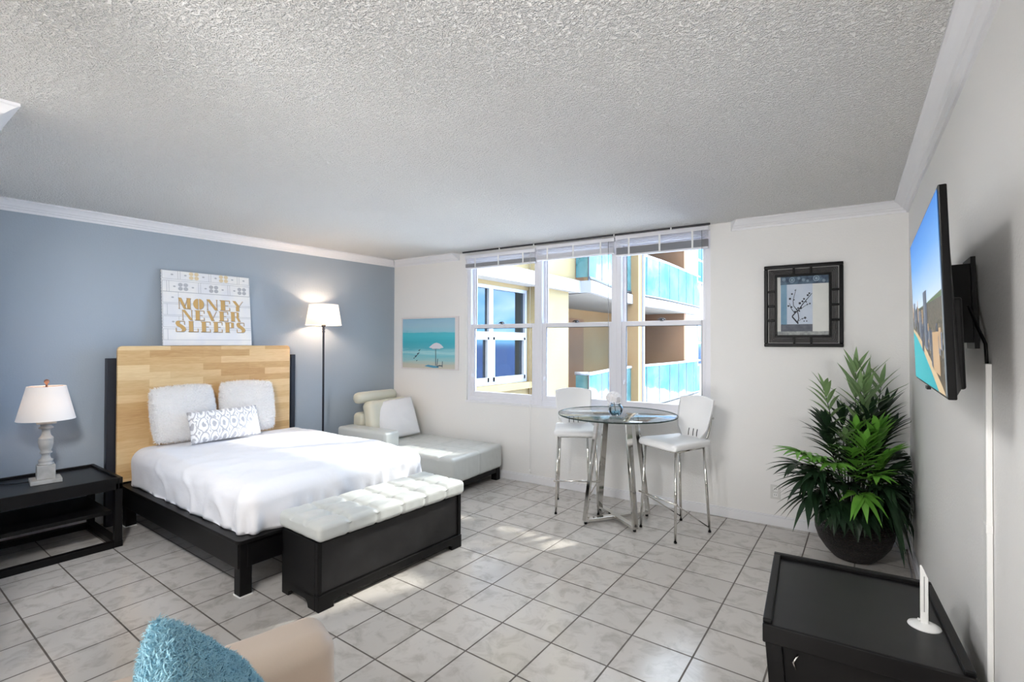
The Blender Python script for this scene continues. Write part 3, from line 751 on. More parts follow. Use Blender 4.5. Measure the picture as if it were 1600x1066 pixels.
# white parasol, pole, chairs, gulls
pq([(.52, .42), (.57, .47), (.61, .50), (.66, .515), (.71, .50), (.75, .47), (.79, .42), (.72, .395), (.66, .40), (.59, .395)], 1)
pq([(.55, .42), (.59, .395), (.72, .395), (.76, .425), (.72, .385), (.59, .38)], 2, -.0176)
pq([(.638, .06), (.652, .06), (.652, .40), (.64, .40)], 3)
for q in ([(.66, .03), (.672, .03), (.69, .20), (.678, .2)], [(.672, .03), (.70, .03), (.70, .07), (.672, .06)], [(.76, .03), (.772, .03), (.775, .15), (.763, .15)], [(.70, .05), (.77, .05), (.77, .07), (.70, .075)]): pq(q, 3)
pq([(.43, .045), (.60, .015), (.70, .02), (.70, .05), (.60, .06), (.50, .075)], 4)
for cx_, cz_, s in ((.27, .24, 1), (.235, .20, .6), (.335, .36, .7), (.31, .29, .9), (.285, .15, .5)):
    pq([(cx_-.03*s, cz_), (cx_, cz_+.02*s), (cx_+.035*s, cz_+.035*s), (cx_+.01*s, cz_-.005*s), (cx_-.01*s, cz_-.03*s)], 3)
m_.build('print', [sea, mat('parasol_white', rgb(224, 218, 226), .7), mat('parasol_shade', rgb(150, 170, 186), .7), mat('sketch_dark', rgb(62, 88, 104), .7), mat('wet_blue', rgb(76, 150, 186), .7)], bp)

# blossom print in a black bamboo frame
fp = thing('framed_blossom_print', 'blossom branch print in a black bamboo frame right of the windows', 'picture', WB, TH)
a, b, z0, z1 = 4.257, 4.802, 1.471, 2.135
m_ = MB(); o_ = .028; i_ = .095
for q in ((a, b, z0, z0+o_), (a, b, z1-o_, z1), (a, a+o_, z0+o_, z1-o_), (b-o_, b, z0+o_, z1-o_)): loc_box(m_, q[0], q[1], .001, .036, q[2], q[3])
m_.build('outer_frame', M['blackgloss'], fp, bevel=.006, seg=3)
m_ = MB(); c_ = .016
for q in ((a+i_-c_, b-i_+c_, z0+i_-c_, z0+i_), (a+i_-c_, b-i_+c_, z1-i_, z1-i_+c_), (a+i_-c_, a+i_, z0+i_, z1-i_), (b-i_, b-i_+c_, z0+i_, z1-i_)): loc_box(m_, q[0], q[1], .001, .026, q[2], q[3])
for k in (1, 2):
    u = a+i_+(b-a-2*i_)*k/3
    for zz in (z0+o_, z1-i_+c_): loc_box(m_, u-.008, u+.008, .001, .028, zz, zz+i_-o_-c_)
for k in (1, 2, 3):
    z = z0+i_+(z1-z0-2*i_)*k/4
    for uu in (a+o_, b-i_+c_): loc_box(m_, uu, uu+i_-o_-c_, .001, .028, z-.008, z+.008)
m_.build('inner_frame', M['blackgloss'], fp, bevel=.003)
m_ = MB()
for k in range(5):
    e = o_+.006+k*.0095
    for zz in (z0+e, z1-e-.007): loc_box(m_, a+e, b-e, .001, .014+.0, zz, zz+.0075)
    for uu in (a+e, b-e-.007): loc_box(m_, uu, uu+.0075, .001, .014, z0+e, z1-e)
m_.build('bamboo_slip', mat('grey_bamboo', rgb(48, 45, 44), .5, var=(30, rgb(28, 26, 26), 1)), fp, bevel=.002)
cols = [mat('print_cream', rgb(214, 216, 212), .6, var=(6, rgb(226, 226, 222), 1)), mat('print_navy', rgb(44, 62, 84), .6, var=(30, rgb(92, 116, 136), 1)), mat('print_steel_blue', rgb(104, 144, 172), .6, var=(9, rgb(126, 160, 184), 1)),
        mat('print_pale_blue', rgb(186, 198, 216), .6, var=(7, rgb(200, 210, 224), 1)), mat('print_slate', rgb(78, 84, 96), .6, var=(24, rgb(104, 108, 118), 1)), mat('print_grey_leaf', rgb(130, 134, 134), .6, var=(40, rgb(176, 180, 178), 1)), mat('print_ink', rgb(26, 30, 46), .6), mat('print_swirl', rgb(140, 160, 176), .6)]
m_ = MB(); uA, uB, zA, zB = a+i_-.004, b-i_+.004, z0+i_-.004, z1-i_+.004; W_, H_ = uB-uA, zB-zA
m_.mi = 0; m_.box(uA, uB, -.009, -.002, zA, zB)
def pr(s0, s1, t0, t1, mi, lay=1): pq([(s0, t0), (s1, t0), (s1, t1), (s0, t1)], mi, -.009-.0004*lay)
pr(.07, 1, .86, 1, 1); pr(.08, .20, .18, .86, 2); pr(.20, .69, .19, .86, 3); pr(.08, .69, .07, .19, 4); pr(.0, 1, 0, .07, 5); pr(0, .08, .07, 1, 0)
for cx_, cz_, rr in ((.76, .945, .06), (.30, .935, .055), (.52, .93, .03), (.6, .91, .025), (.90, .90, .03), (.14, .95, .035), (.43, .96, .03)):
    for k, (r_, mi) in enumerate(((rr, 7), (rr*.72, 1), (rr*.45, 7))): pq([(cx_+r_*math.cos(i/14*2*PI), cz_+r_*H_/W_*.62*math.sin(i/14*2*PI)) for i in range(14)], mi, -.0096-.0003*k)
def branch(pts, w0, w1):
    for k in range(len(pts)-1):
        (ax, az), (bx_, bz) = pts[k], pts[k+1]; wA = w0+(w1-w0)*k/len(pts); wB = w0+(w1-w0)*(k+1)/len(pts)
        dx, dz = bx_-ax, bz-az; l = math.hypot(dx, dz); nx, nz = -dz/l, dx/l
        pq([(ax-nx*wA, az-nz*wA), (bx_-nx*wB, bz-nz*wB), (bx_+nx*wB, bz+nz*wB), (ax+nx*wA, az+nz*wA)], 6, -.0101)
branch([(.42, .20), (.36, .26), (.30, .32), (.36, .38), (.44, .44), (.50, .52), (.56, .58), (.62, .64), (.68, .70)], .014, .004)
branch([(.40, .22), (.43, .28), (.42, .35), (.40, .42), (.33, .50), (.32, .58), (.34, .66), (.38, .78)], .010, .003)
branch([(.36, .37), (.28, .46), (.25, .55)], .007, .003); branch([(.46, .44), (.54, .49), (.62, .52)], .005, .002); branch([(.43, .24), (.48, .28), (.54, .29)], .004, .002)
for cx_, cz_, rr in ((.26, .62, .022), (.23, .50, .018), (.29, .48, .018), (.30, .70, .018), (.45, .54, .024), (.47, .46, .022), (.50, .57, .020), (.42, .46, .018), (.36, .40, .02), (.44, .41, .016), (.53, .61, .018), (.60, .67, .02), (.63, .70, .018), (.64, .53, .016), (.59, .52, .012), (.55, .295, .022), (.50, .28, .012), (.53, .24, .012), (.58, .24, .012), (.36, .76, .01), (.34, .60, .012), (.39, .44, .014), (.57, .56, .014)):
    for k in range(4):
        an = k*PI/2+cx_*9; px_, pz_ = cx_+rr*.6*math.cos(an), cz_+rr*.5*math.sin(an)
        pq([(px_+rr*.6*math.cos(i/7*2*PI), pz_+rr*.45*math.sin(i/7*2*PI)) for i in range(7)], 6, -.0104)
m_.build('print', cols, fp)

# outlet on the back wall
ou = thing('wall_outlet', 'white double wall outlet low on the back wall by the plant', 'outlet', WB, TH)
uo = 4.335; zo = .277
m_ = MB(); loc_box(m_, uo-.036, uo+.036, .001, .007, zo-.058, zo+.058); m_.build('plate', mat('outlet_plastic', rgb(216, 216, 212), .35), ou, bevel=.004)
for dz in (-.024, .024):
    m_ = MB(); loc_box(m_, uo-.017, uo+.017, .006, .010, zo+dz-.016, zo+dz+.016); s_ = m_.build('socket', M['plastic'], ou, bevel=.003)
    m_ = MB(); loc_box(m_, uo-.008, uo-.005, .0095, .0108, zo+dz-.004, zo+dz+.008); loc_box(m_, uo+.005, uo+.008, .0095, .0108, zo+dz-.004, zo+dz+.008); m_.lathe([(.003, 0)]*1, 8) if False else None
    m_.build('slot', M['dark'], s_)

# ================================================================== BAR TABLE, VASE, STOOLS
TC = Vector((-1.726, 3.96, 0))
bt = thing('bar_table', 'round glass bar table on crossed chrome legs below the windows', 'table', TC)
MB().lathe([(.001, .89), (.486, .89), (.492, .893), (.492, .897), (.486, .90), (.001, .90)], 96).build('glass_top', M['tabletop'], bt)
MB().lathe([(.4915, .8895), (.4945, .8895), (.4945, .9005), (.4915, .9005), (.4915, .8895)], 96).build('edge_band', clear_glass('dark_glass_edge', (.5, .57, .55, 1), 1.4, .6), bt)
feet = [Vector((-.177, -.249, 0)), Vector((.233, -.17, 0)), Vector((.178, .259, 0)), Vector((-.235, .158, 0))]
for f_ in feet:
    d_ = f_.normalized(); tp = f_*.62+Vector((0, 0, .875)); side = Vector((-d_.y, d_.x, 0))
    m_ = MB(); b0 = f_+Vector((0, 0, .022))
    m_.hexa([b0-side*.026-d_*.012, b0+side*.026-d_*.012, b0+side*.026+d_*.006, b0-side*.026+d_*.006, tp-side*.026-d_*.012, tp+side*.026-d_*.012, tp+side*.026+d_*.006, tp-side*.026+d_*.006])
    lg = m_.build('leg', M['chrome'], bt, bevel=.002)
    MB().lathe([(.013, 0), (.013, .02)], 12, (f_.x-d_.x*.014, f_.y-d_.y*.014), True, True).build('foot_pad', M['black'], lg)
    m_ = MB(); m_.bar(tp+Vector((0, 0, .004)), tp*1+Vector((-d_.x*.10, -d_.y*.10, .004)), .05, .012); m_.build('top_bracket', M['chrome'], bt)
    MB().lathe([(.016, .884), (.016, .8905)], 12, (tp.x-d_.x*.05, tp.y-d_.y*.05), True, True).build('glass_pad', M['chrome'], bt)
for i, j in ((0, 2), (1, 3)):
    m_ = MB(); A_, B_ = feet[i].copy(), feet[j].copy(); A_.z = B_.z = .034 if i == 0 else .0345
    m_.bar(A_*.97, B_*.97, .05, .024); m_.build('cross_bar', M['chrome'], bt, bevel=.002)

vs = thing('fish_bowl_vase', 'small round glass bowl vase holding blue water on the bar table', 'vase', (-1.665, 3.80, .9005))
ro = []
for k in range(15):
    an = -PI/2+.35+(PI-.35-.75)*k/14; ro.append((.058*math.cos(an), .055+.058*math.sin(an)))
MB().lathe([(.001, .002)]+ro+[(.042, .108)], 32).build('bowl', M['bowl'], vs)
wat = clear_glass('blue_water', (.82, .92, .96, 1), 1.33, 1.)
MB().lathe([(.001, .006), (.030, .008), (.046, .026), (.052, .045), (.053, .058), (.001, .058)], 24).build('water', wat, vs)
gm = mat('blue_glass_bead', rgb(128, 172, 190), .12); rnd = random.Random(2)
m_ = MB()
for k in range(26):
    an, rr, zz = rnd.uniform(0, 6.28), .034*math.sqrt(rnd.random()), rnd.uniform(.012, .042)
    bmesh.ops.create_icosphere(m_.bm, subdivisions=1, radius=rnd.uniform(.007, .011), matrix=Matrix.Translation((rr*math.cos(an), rr*math.sin(an), zz)))
m_.build('glass_bead', gm, vs, smooth=True)['kind'] = 'stuff'
hd = thing('hydrangea_flower', 'white hydrangea bloom in the glass bowl on the bar table', 'flower', (-1.685, 3.80, 1.0))
m_ = MB(); m_.tube([(.02, 0, -.085), (.012, 0, -.02), (0, 0, .03)], .003, 6); m_.build('stem', M['stem'], hd)
m_ = MB(); rnd = random.Random(5)
for k in range(70):
    z_ = rnd.uniform(-.55, 1); an = rnd.uniform(0, 2*PI); s = math.sqrt(1-z_*z_); n = Vector((s*math.cos(an), s*math.sin(an), z_))
    c_ = Vector((0, 0, .05))+Vector((n.x*.058, n.y*.058, n.z*.045)); t1 = n.orthogonal().normalized(); t2 = n.cross(t1); t0 = rnd.uniform(0, 6)
    for p in range(4):
        an = t0+p*PI/2; d_ = t1*math.cos(an)+t2*math.sin(an); e_ = n.cross(d_)
        m_.face([c_, c_+d_*.010+e_*.009+n*.003, c_+d_*.019+n*.004, c_+d_*.010-e_*.009+n*.003])
m_.build('bloom', M['petal'], hd, recalc=False)

def make_stool(label, loc, rz):
    # local: front is -Y
    s = thing('bar_stool', label, 'bar stool', loc, rz, 'white bar stools at the glass table')
    F, Bk, fw, bw = -.205, .205, .185, .148
    zs = .672
    tops = {}
    for sx in (-1, 1):
        for nm, y_, w_ in (('f', F, fw), ('b', Bk, bw)):
            foot = Vector((sx*w_, y_, 0)); top = Vector((sx*(w_-.022), y_*(.86 if nm == 'f' else .80), zs))
            tops[(sx, nm)] = (foot, top)
            lg = MB().tube([foot+Vector((0, 0, .004)), top], .0105, 12).build('leg', M['chrome'], s)
            MB().lathe([(.012, 0), (.012, .012)], 10, (foot.x, foot.y), True, True).build('foot_cap', M['black'], lg)
    m_ = MB()
    ring = [tops[(-1, 'f')][1], tops[(1, 'f')][1], tops[(1, 'b')][1], tops[(-1, 'b')][1]]
    for i in range(4): m_.tube([ring[i], ring[(i+1) % 4]], .0095, 10)
    m_.build('seat_frame', M['chrome'], s)
    zf = .29
    def at(key, z):
        f_, t_ = tops[key]; return f_.lerp(t_, z/zs)
    m_ = MB(); A_, B_ = at((-1, 'f'), zf), at((1, 'f'), zf)
    m_.tube([A_+Vector((-.028, -.012, 0)), B_+Vector((.028, -.012, 0))], .0075, 10); m_.build('footrest', M['chrome'], s)
    for sx in (-1, 1):
        m_ = MB(); m_.tube([at((sx, 'f'), zf)+Vector((sx*.004, -.01, 0)), at((sx, 'b'), .035)], .0055, 8); m_.build('stretcher', M['chrome'], s)
    def sd(P, n):
        o = n*.002*noise.noise(P*9)
        if n.z > .3: o.z += -.010*math.exp(-((P.x)**2+(P.y-.02)**2)/.02)+.014*max(0, (P.y-.05)/.15)**2*0
        return o
    m_ = MB().rbox(-.205, .205, -.225, .205, .682, .737, .026, .03, 5, sd)
    for v in m_.bm.verts:
        k = (v.co.y+.225)/.43; v.co.x *= 1.0-.16*k
        if v.co.y < -.16: v.co.z -= .012*((-.16-v.co.y)/.065)**2
    m_.build('seat', M['stoolwhite'], s)
    # back shell: broad curved panel narrowing to a slotted neck
    def half(z):
        t = (z-.70)/.36
        if t < .12: return .10
        if t < .30: return .10+.05*((t-.12)/.18)**1.0
        return .15+.022*math.sin(min(1, (t-.30)/.55)*PI/2)
    def yb(z): return .180+.075*((z-.70)/.36)**1.3
    ztop = 1.045
    def shell(o):
        def g(i, j):
            zz = .715+(ztop-.715)*j; a = 2*i-1; h_ = half(zz)
            lift = .022*(1-a*a)*(j**3)
            return Vector((h_*a, yb(zz)-.028*a*a*-1*-1+o, zz+lift))
        return g
    m_ = MB(); m_.grid(shell(0), 20, 24); m_.grid(shell(.014), 20, 24, True)
    bm_ = m_.bm
    # close the rim
    g0, g1 = shell(0), shell(.014)
    for k in range(24):
        for i in (0, 1): m_.face([g0(i, k/24), g0(i, (k+1)/24), g1(i, (k+1)/24), g1(i, k/24)])
    for k in range(20):
        for j in (0, 1): m_.face([g0(k/20, j), g0((k+1)/20, j), g1((k+1)/20, j), g1(k/20, j)])
    bmesh.ops.remove_doubles(bm_, verts=bm_.verts, dist=.0003)
    bk = m_.build('backrest', M['stoolwhite'], s)
    m_ = MB()
    for a in (-.042, 0, .042):
        m_.tube([(a, yb(.745)-.0035-.028*(a/.1)**2, .742), (a, yb(.77)-.0045-.028*(a/.1)**2, .77), (a, yb(.80)-.0035-.028*(a/.13)**2, .80)], .0032, 6)
    m_.build('slot', M['dark'], bk)
    for sx in (-1, 1):
        m_ = MB(); m_.tube([(sx*.11, .185, .69), (sx*.13, .205, .76), (sx*.135, .232, .86), (sx*.13, .245, .93)], .0085, 10); m_.build('back_support', M['chrome'], s)
    for sx in (-1, 1):
        m_ = MB(); m_.tube([(sx*.13, .235, .895), (sx*.13, .268, .895)], .009, 10); m_.build('bolt', M['chrome'], bk)
    return s
def copy_tree(o, parent=None):
    c_ = o.copy(); COL.objects.link(c_); c_.parent = parent
    for chd in list(o.children): copy_tree(chd, c_)
    return c_
s1 = make_stool('white bar stool left of the glass table, its back to the windows', (-2.17, 4.05, 0), math.atan2(.542, .84))
s2 = copy_tree(s1); s2['label'] = 'white bar stool right of the glass table with its seat in front of bare wall'
s2.location = (-1.244, 4.024, 0); s2.rotation_euler = (0, 0, math.atan2(-.449, .894))

# ================================================================== PLANT
pl = thing('potted_palm', 'bushy green palm in a dark woven basket pot in the corner', 'potted plant', (-.085, 4.245, 0))
MB().lathe([(.10, 0), (.125, .012), (.17, .06), (.21, .12), (.231, .185), (.235, .225), (.225, .275), (.205, .315), (.19, .335), (.18, .33), (.195, .30), (.20, .27)], 48, (0, 0), True, False).build('pot', M['basket'], pl)
MB().lathe([(.196, .285), (.12, .30), (.001, .305)], 24).build('soil', M['soil'], pl)
def leaflet(m_, base, d, up, ln, wd, droop):
    d = d.normalized(); s = d.cross(up)
    if s.length < 1e-3: s = d.orthogonal()
    s.normalize(); u = s.cross(d).normalized(); n = 5; L_, C_, R_ = [], [], []
    for k in range(n+1):
        t = k/n; w = wd*math.sin(PI*min(1, (t*.93+.07))**.75)*(1-t*.15) if k < n else .0005
        p = base+d*ln*t-Vector((0, 0, 1))*droop*ln*t*t
        L_.append(m_.bm.verts.new(p-s*w+u*w*.25)); C_.append(m_.bm.verts.new(p)); R_.append(m_.bm.verts.new(p+s*w+u*w*.25))
    for k in range(n):
        for A_, B_ in ((L_, C_), (C_, R_)):
            f = m_.bm.faces.new([A_[k], B_[k], B_[k+1], A_[k+1]]); f.smooth = True; f.material_index = m_.mi
def frond(root, tip, bend, lmat, nl=8, ln=.20, wd=.017, seed=0, droop=.35):
    rnd = random.Random(seed); root, tip = Vector(root), Vector(tip); mid = root.lerp(tip, .55)+Vector((0, 0, bend))
    def B(t): return root*(1-t)**2+mid*2*t*(1-t)+tip*t*t
    m_ = MB(); m_.mi = 0; m_.tube([B(k/10) for k in range(11)], [.006-.004*k/10 for k in range(11)], 6)
    m_.mi = 1
    for k in range(nl):
        t = .50+.5*k/(nl-1); p = B(t); d = (B(min(1, t+.02))-B(t-.02)).normalized()
        s = d.cross(Vector((0, 0, 1)))
        if s.length < .2: s = Vector((rnd.uniform(-1, 1), rnd.uniform(-1, 1), 0))
        s.normalize(); lf = ln*(.72+.5*math.sin(PI*(k+1)/(nl+1)))*rnd.uniform(.9, 1.1)
        for sg in (-1, 1):
            a = math.radians(58-32*k/nl+rnd.uniform(-7, 7)); dd = d*math.cos(a)+s*sg*math.sin(a)+Vector((0, 0, rnd.uniform(.0, .18)))
            leaflet(m_, p, dd, Vector((0, 0, 1)), lf, wd*rnd.uniform(.85, 1.15), droop*rnd.uniform(.6, 1.3))
    d = (B(1)-B(.95)).normalized(); leaflet(m_, tip, d, Vector((0, 0, 1)), ln*.9, wd, droop)
    for v in m_.bm.verts:    # keep clear of the two walls
        w = v.co+Vector((-.085, 4.245, 0)); mx = rwx(w.y)-.02-w.x
        if mx < 0: v.co.x += mx
        my = by(w.x)-.02-w.y
        if my < 0: v.co.y += my
        rr = math.hypot(v.co.x, v.co.y)
        v.co.z = max(v.co.z, .03)
    m_.build('frond', [M['stem'], lmat], pl, recalc=False)
# image-plane directions at the plant: camera right and toward the camera
RT = Vector((.809, .588, 0)); TW = Vector((.02, -1, 0)).normalized(); UPV = Vector((0, 0, 1))
def P3(r, t, z): return RT*r+TW*t+UPV*z
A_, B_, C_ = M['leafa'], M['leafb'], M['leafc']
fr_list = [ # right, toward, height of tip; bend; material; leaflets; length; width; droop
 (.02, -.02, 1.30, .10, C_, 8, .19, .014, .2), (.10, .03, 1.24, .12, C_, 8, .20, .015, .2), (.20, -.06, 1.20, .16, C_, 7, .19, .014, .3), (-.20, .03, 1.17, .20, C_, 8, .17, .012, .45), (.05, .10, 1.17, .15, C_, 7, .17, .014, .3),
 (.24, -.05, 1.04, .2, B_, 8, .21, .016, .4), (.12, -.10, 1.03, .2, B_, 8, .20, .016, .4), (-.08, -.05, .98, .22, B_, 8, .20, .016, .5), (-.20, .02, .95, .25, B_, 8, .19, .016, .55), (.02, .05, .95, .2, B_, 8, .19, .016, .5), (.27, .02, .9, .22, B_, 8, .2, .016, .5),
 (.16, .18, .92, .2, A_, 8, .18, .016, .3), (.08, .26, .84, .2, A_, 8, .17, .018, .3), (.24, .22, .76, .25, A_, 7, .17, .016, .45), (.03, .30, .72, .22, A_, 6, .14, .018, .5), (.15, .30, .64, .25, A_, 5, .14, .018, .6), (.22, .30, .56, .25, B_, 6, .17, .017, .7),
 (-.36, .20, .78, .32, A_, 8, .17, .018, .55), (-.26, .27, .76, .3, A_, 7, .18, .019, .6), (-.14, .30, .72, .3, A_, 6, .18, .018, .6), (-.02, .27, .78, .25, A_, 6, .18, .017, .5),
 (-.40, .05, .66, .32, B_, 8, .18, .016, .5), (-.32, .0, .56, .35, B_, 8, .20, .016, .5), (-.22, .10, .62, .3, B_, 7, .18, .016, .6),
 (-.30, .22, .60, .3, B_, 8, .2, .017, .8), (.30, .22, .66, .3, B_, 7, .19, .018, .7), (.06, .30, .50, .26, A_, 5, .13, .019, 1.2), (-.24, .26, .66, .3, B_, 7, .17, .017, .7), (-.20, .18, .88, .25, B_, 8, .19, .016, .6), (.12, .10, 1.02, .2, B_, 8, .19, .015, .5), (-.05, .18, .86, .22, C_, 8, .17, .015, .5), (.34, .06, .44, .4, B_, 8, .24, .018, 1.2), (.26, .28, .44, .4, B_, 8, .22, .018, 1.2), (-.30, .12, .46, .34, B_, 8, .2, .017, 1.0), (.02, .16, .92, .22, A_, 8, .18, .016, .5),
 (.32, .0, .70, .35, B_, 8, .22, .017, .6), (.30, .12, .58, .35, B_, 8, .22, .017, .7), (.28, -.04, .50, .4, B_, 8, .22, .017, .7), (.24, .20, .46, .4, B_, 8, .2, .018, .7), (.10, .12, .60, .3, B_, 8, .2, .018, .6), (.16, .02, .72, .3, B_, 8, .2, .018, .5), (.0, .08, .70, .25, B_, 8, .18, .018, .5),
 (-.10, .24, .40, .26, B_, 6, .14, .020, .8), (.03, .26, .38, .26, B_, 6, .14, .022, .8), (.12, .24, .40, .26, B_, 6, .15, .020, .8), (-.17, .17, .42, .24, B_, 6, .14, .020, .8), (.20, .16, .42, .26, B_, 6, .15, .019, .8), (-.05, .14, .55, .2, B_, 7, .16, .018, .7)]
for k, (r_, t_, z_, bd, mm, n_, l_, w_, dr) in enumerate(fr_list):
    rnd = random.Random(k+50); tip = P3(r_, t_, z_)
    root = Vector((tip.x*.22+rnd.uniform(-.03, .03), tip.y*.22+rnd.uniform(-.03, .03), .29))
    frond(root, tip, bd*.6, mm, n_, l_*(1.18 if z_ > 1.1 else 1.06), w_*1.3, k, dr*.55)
m_ = MB(); m_.tube([(.15, 4.62, .22), (.13, 4.60, .16), (.14, 4.58, .09), (.19, 4.50, .02), (.215, 4.35, .006), (.225, 4.1, .006), (.23, 3.6, .006)], .004, 8)
tag(m_.build('power_cord', M['cord']), 'grey power cord trailing down behind the palm to the floor', 'cord')

# ================================================================== TELEVISION
tv = thing('wall_television', 'flat black television on the right wall showing a seaside city', 'television', (.16, 2.13, 1.36))
tv.rotation_euler = (0, -.033, 0)
def TVP(s, t, x=-.004): return (x, .49-.98*s, .54*t)      # s: far -> near, t: bottom -> top
bz = .008
m_ = MB(); m_.box(0, .018, -.49, .49, 0, .54); m_.build('casing', M['blackgloss'], tv, bevel=.003)
m_ = MB()
bp_ = [(-.49, 0), (.49, 0), (.49, .54), (-.49, .54)]
m_.hexa([(.018, -.482, .006), (.034, -.42, .02), (.034, .42, .02), (.018, .482, .006), (.018, -.482, .534), (.026, -.40, .44), (.026, .40, .44), (.018, .482, .534)])
m_.box(.02, .046, -.40, .40, .02, .26)
m_.build('back_housing', M['black'], tv, bevel=.006)
m_ = MB(); E_ = .33
sky = ramp_picture('screen_sky', 'Z', [(0, rgb(220, 232, 246)), (.25, rgb(176, 208, 244)), (.6, rgb(112, 170, 236)), (1, rgb(62, 134, 220))], .25, .54, 0, emis=E_)
seaS = ramp_picture('screen_sea', 'Y', [(0, rgb(40, 160, 172)), (.5, rgb(62, 178, 186)), (1, rgb(70, 186, 196))], -.49, .49, .5, (6, 6, 6), emis=E_)
scm = [sky, seaS, glow('screen_sand', rgb(206, 178, 138), E_), ramp_picture('screen_city', 'Z', [(0, rgb(104, 92, 74)), (.35, rgb(66, 66, 60)), (.5, rgb(150, 136, 120)), (.62, rgb(74, 80, 66)), (.8, rgb(122, 112, 102)), (1, rgb(88, 92, 84))], 0, .3, 1.6, (40, 40, 40), emis=E_),
       glow('screen_tower_grey', rgb(96, 106, 122), E_), glow('screen_tower_dark', rgb(58, 68, 86), E_), glow('screen_tower_tan', rgb(190, 156, 116), E_), glow('screen_hill', rgb(86, 108, 70), E_)]
def sq(pts, mi, lay=0): m_.mi = mi; m_.face([TVP(a_, b_, -.0015-.0003*lay) for a_, b_ in pts])
q0, q1 = .008, .992
sq([(q0, .016), (q1, .016), (q1, .984), (q0, .984)], 0)
sq([(q0, .49), (.15, .50), (.35, .495), (.55, .495), (.75, .505), (q1, .515), (q1, .016), (q0, .016)], 7, 1)
sq([(q0, .485), (.3, .49), (.6, .49), (q1, .485), (q1, .016), (q0, .016)], 3, 2)
sq([(q0, .37), (.2, .33), (.45, .25), (.7, .15), (.93, .05), (q1, .016), (q0, .016)], 2, 3)
sq([(q0, .35), (.18, .30), (.42, .21), (.65, .11), (.84, .016), (q0, .016)], 1, 4)
rnd = random.Random(11)
for k in range(64):
    s_ = .03+.92*(k/64)+rnd.uniform(-.015, .015); base = .37-.34*s_+.06+rnd.uniform(0, .14)*(.4+s_*.6); w_ = .018+.03*s_*rnd.uniform(.5, 1); h_ = rnd.uniform(.06, .14) if s_ < .5 else rnd.uniform(.03, .10)
    sq([(s_, base), (s_+w_, base-.01), (s_+w_, base+h_), (s_, base+h_)], rnd.choice((4, 5, 4, 5, 6)), 5+k*.05)
for s_, base, w_, h_, mi in ((.50, .24, .10, .33, 4), (.57, .24, .05, .33, 5), (.33, .30, .06, .17, 4), (.22, .34, .05, .17, 5), (.10, .38, .04, .13, 4), (.40, .22, .07, .14, 5), (.74, .12, .17, .20, 6), (.70, .14, .05, .19, 5)):
    sq([(s_, base), (s_+w_, base-.02), (s_+w_, base+h_), (s_, base+h_)], mi, 8)
m_.build('screen', scm, tv, recalc=False)
m_ = MB(); m_.box(-.006, .004, -.03, .03, -.008, .001); m_.build('sensor_tab', M['black'], tv)
m_ = MB(); m_.box(.040, .052, -.16, .24, .10, .42); m_.box(.05, .134, .08, .105, .14, .40); m_.box(.05, .134, .175, .20, .14, .40); m_.box(.124, .136, .06, .22, .12, .42)
m_.build('wall_mount', M['black'], tv)
cc = thing('cable_cover', 'white cable cover running down the right wall below the television', 'cable cover')
yc = 2.075; xw = rwx(yc)
m_ = MB(); m_.box(xw-.016, xw-.001, yc-.014, yc+.028, .09, 1.44); m_.build('channel', M['plastic'], cc, bevel=.003)
m_ = MB(); m_.box(xw-.0175, xw-.001, yc-.016, yc+.030, .93, .955); m_.build('joint_clip', M['plastic'], cc, bevel=.002)
m_ = MB()
for k in range(3): m_.tube([(xw-.009, yc+.002+.008*k, 1.43), (xw-.012, yc+.004+.008*k, 1.50), (xw-.03, yc+.02+.01*k, 1.56), (xw-.045, yc+.05, 1.62)], .0035, 8)
m_.build('cable', M['black'], cc)

# ================================================================== CONSOLE AND ANTENNA
cn = thing('console_table', 'low black console table with a raised rim under the television', 'console table', (-.048, 2.25, 0), .08)
hx, hy, hz = .275, .33, .552
m_ = MB(); m_.box(-hx+.012, hx-.012, -hy+.012, hy-.012, hz-.035, hz-.015); m_.build('tabletop', M['blacktop'], cn)
m_ = MB(); e = .028
m_.box(-hx, hx, hy-e, hy, hz-.055, hz); m_.box(-hx, hx, -hy, -hy+.016, hz-.075, hz-.012)
m_.box(-hx, -hx+e, -hy+.016, hy-e, hz-.055, hz); m_.box(hx-e, hx, -hy+.016, hy-e, hz-.055, hz)
m_.build('rim', M['blackwood'], cn, bevel=.004)
for sx in (-1, 1):
    for sy in (-1, 1):
        m_ = MB(); pr_ = []
        for k in range(9):
            z = (hz-.055)*(1-k/8); o = .012*math.sin(k/8*PI)+.020*(k/8)**2
            pr_.append((o, z))
        X0 = sx*(hx-.006)
        poly = [(X0-sx*o, z) for o, z in pr_]+[(X0-sx*(o+.05), z) for o, z in pr_[::-1]]
        Y0 = sy*(hy-.006); m_.prism(poly, min(Y0, Y0-sy*.05), max(Y0, Y0-sy*.05), 'y'); m_.build('leg', M['blackwood'], cn, bevel=.003)
m_ = MB(); m_.box(-hx+.05, hx-.05, -hy+.03, -hy+.05, .12, hz-.075); m_.build('front_panel', M['blackwood'], cn)
m_ = MB(); m_.box(-hx+.05, -hx+.068, -hy+.05, hy-.05, .12, hz-.055); m_.build('side_panel', M['blackwood'], cn)
m_ = MB(); m_.box(-hx+.05, hx-.05, hy-.068, hy-.05, .12, hz-.055); m_.build('rear_panel', M['blackwood'], cn)
m_ = MB(); m_.box(-hx+.04, hx-.04, -hy+.03, hy-.04, .10, .12); m_.build('shelf', M['blackwood'], cn)
m_ = MB(); m_.tube([(-hx+.105, -hy+.026, hz-.10), (-hx+.09, -hy+.020, hz-.125), (-hx+.098, -hy+.026, hz-.15)], .0035, 8); m_.build('pull_handle', M['chrome'], cn)
an = thing('digital_antenna', 'white upright antenna on a round base on the console table', 'antenna', (.152, 2.213, hz-.015))
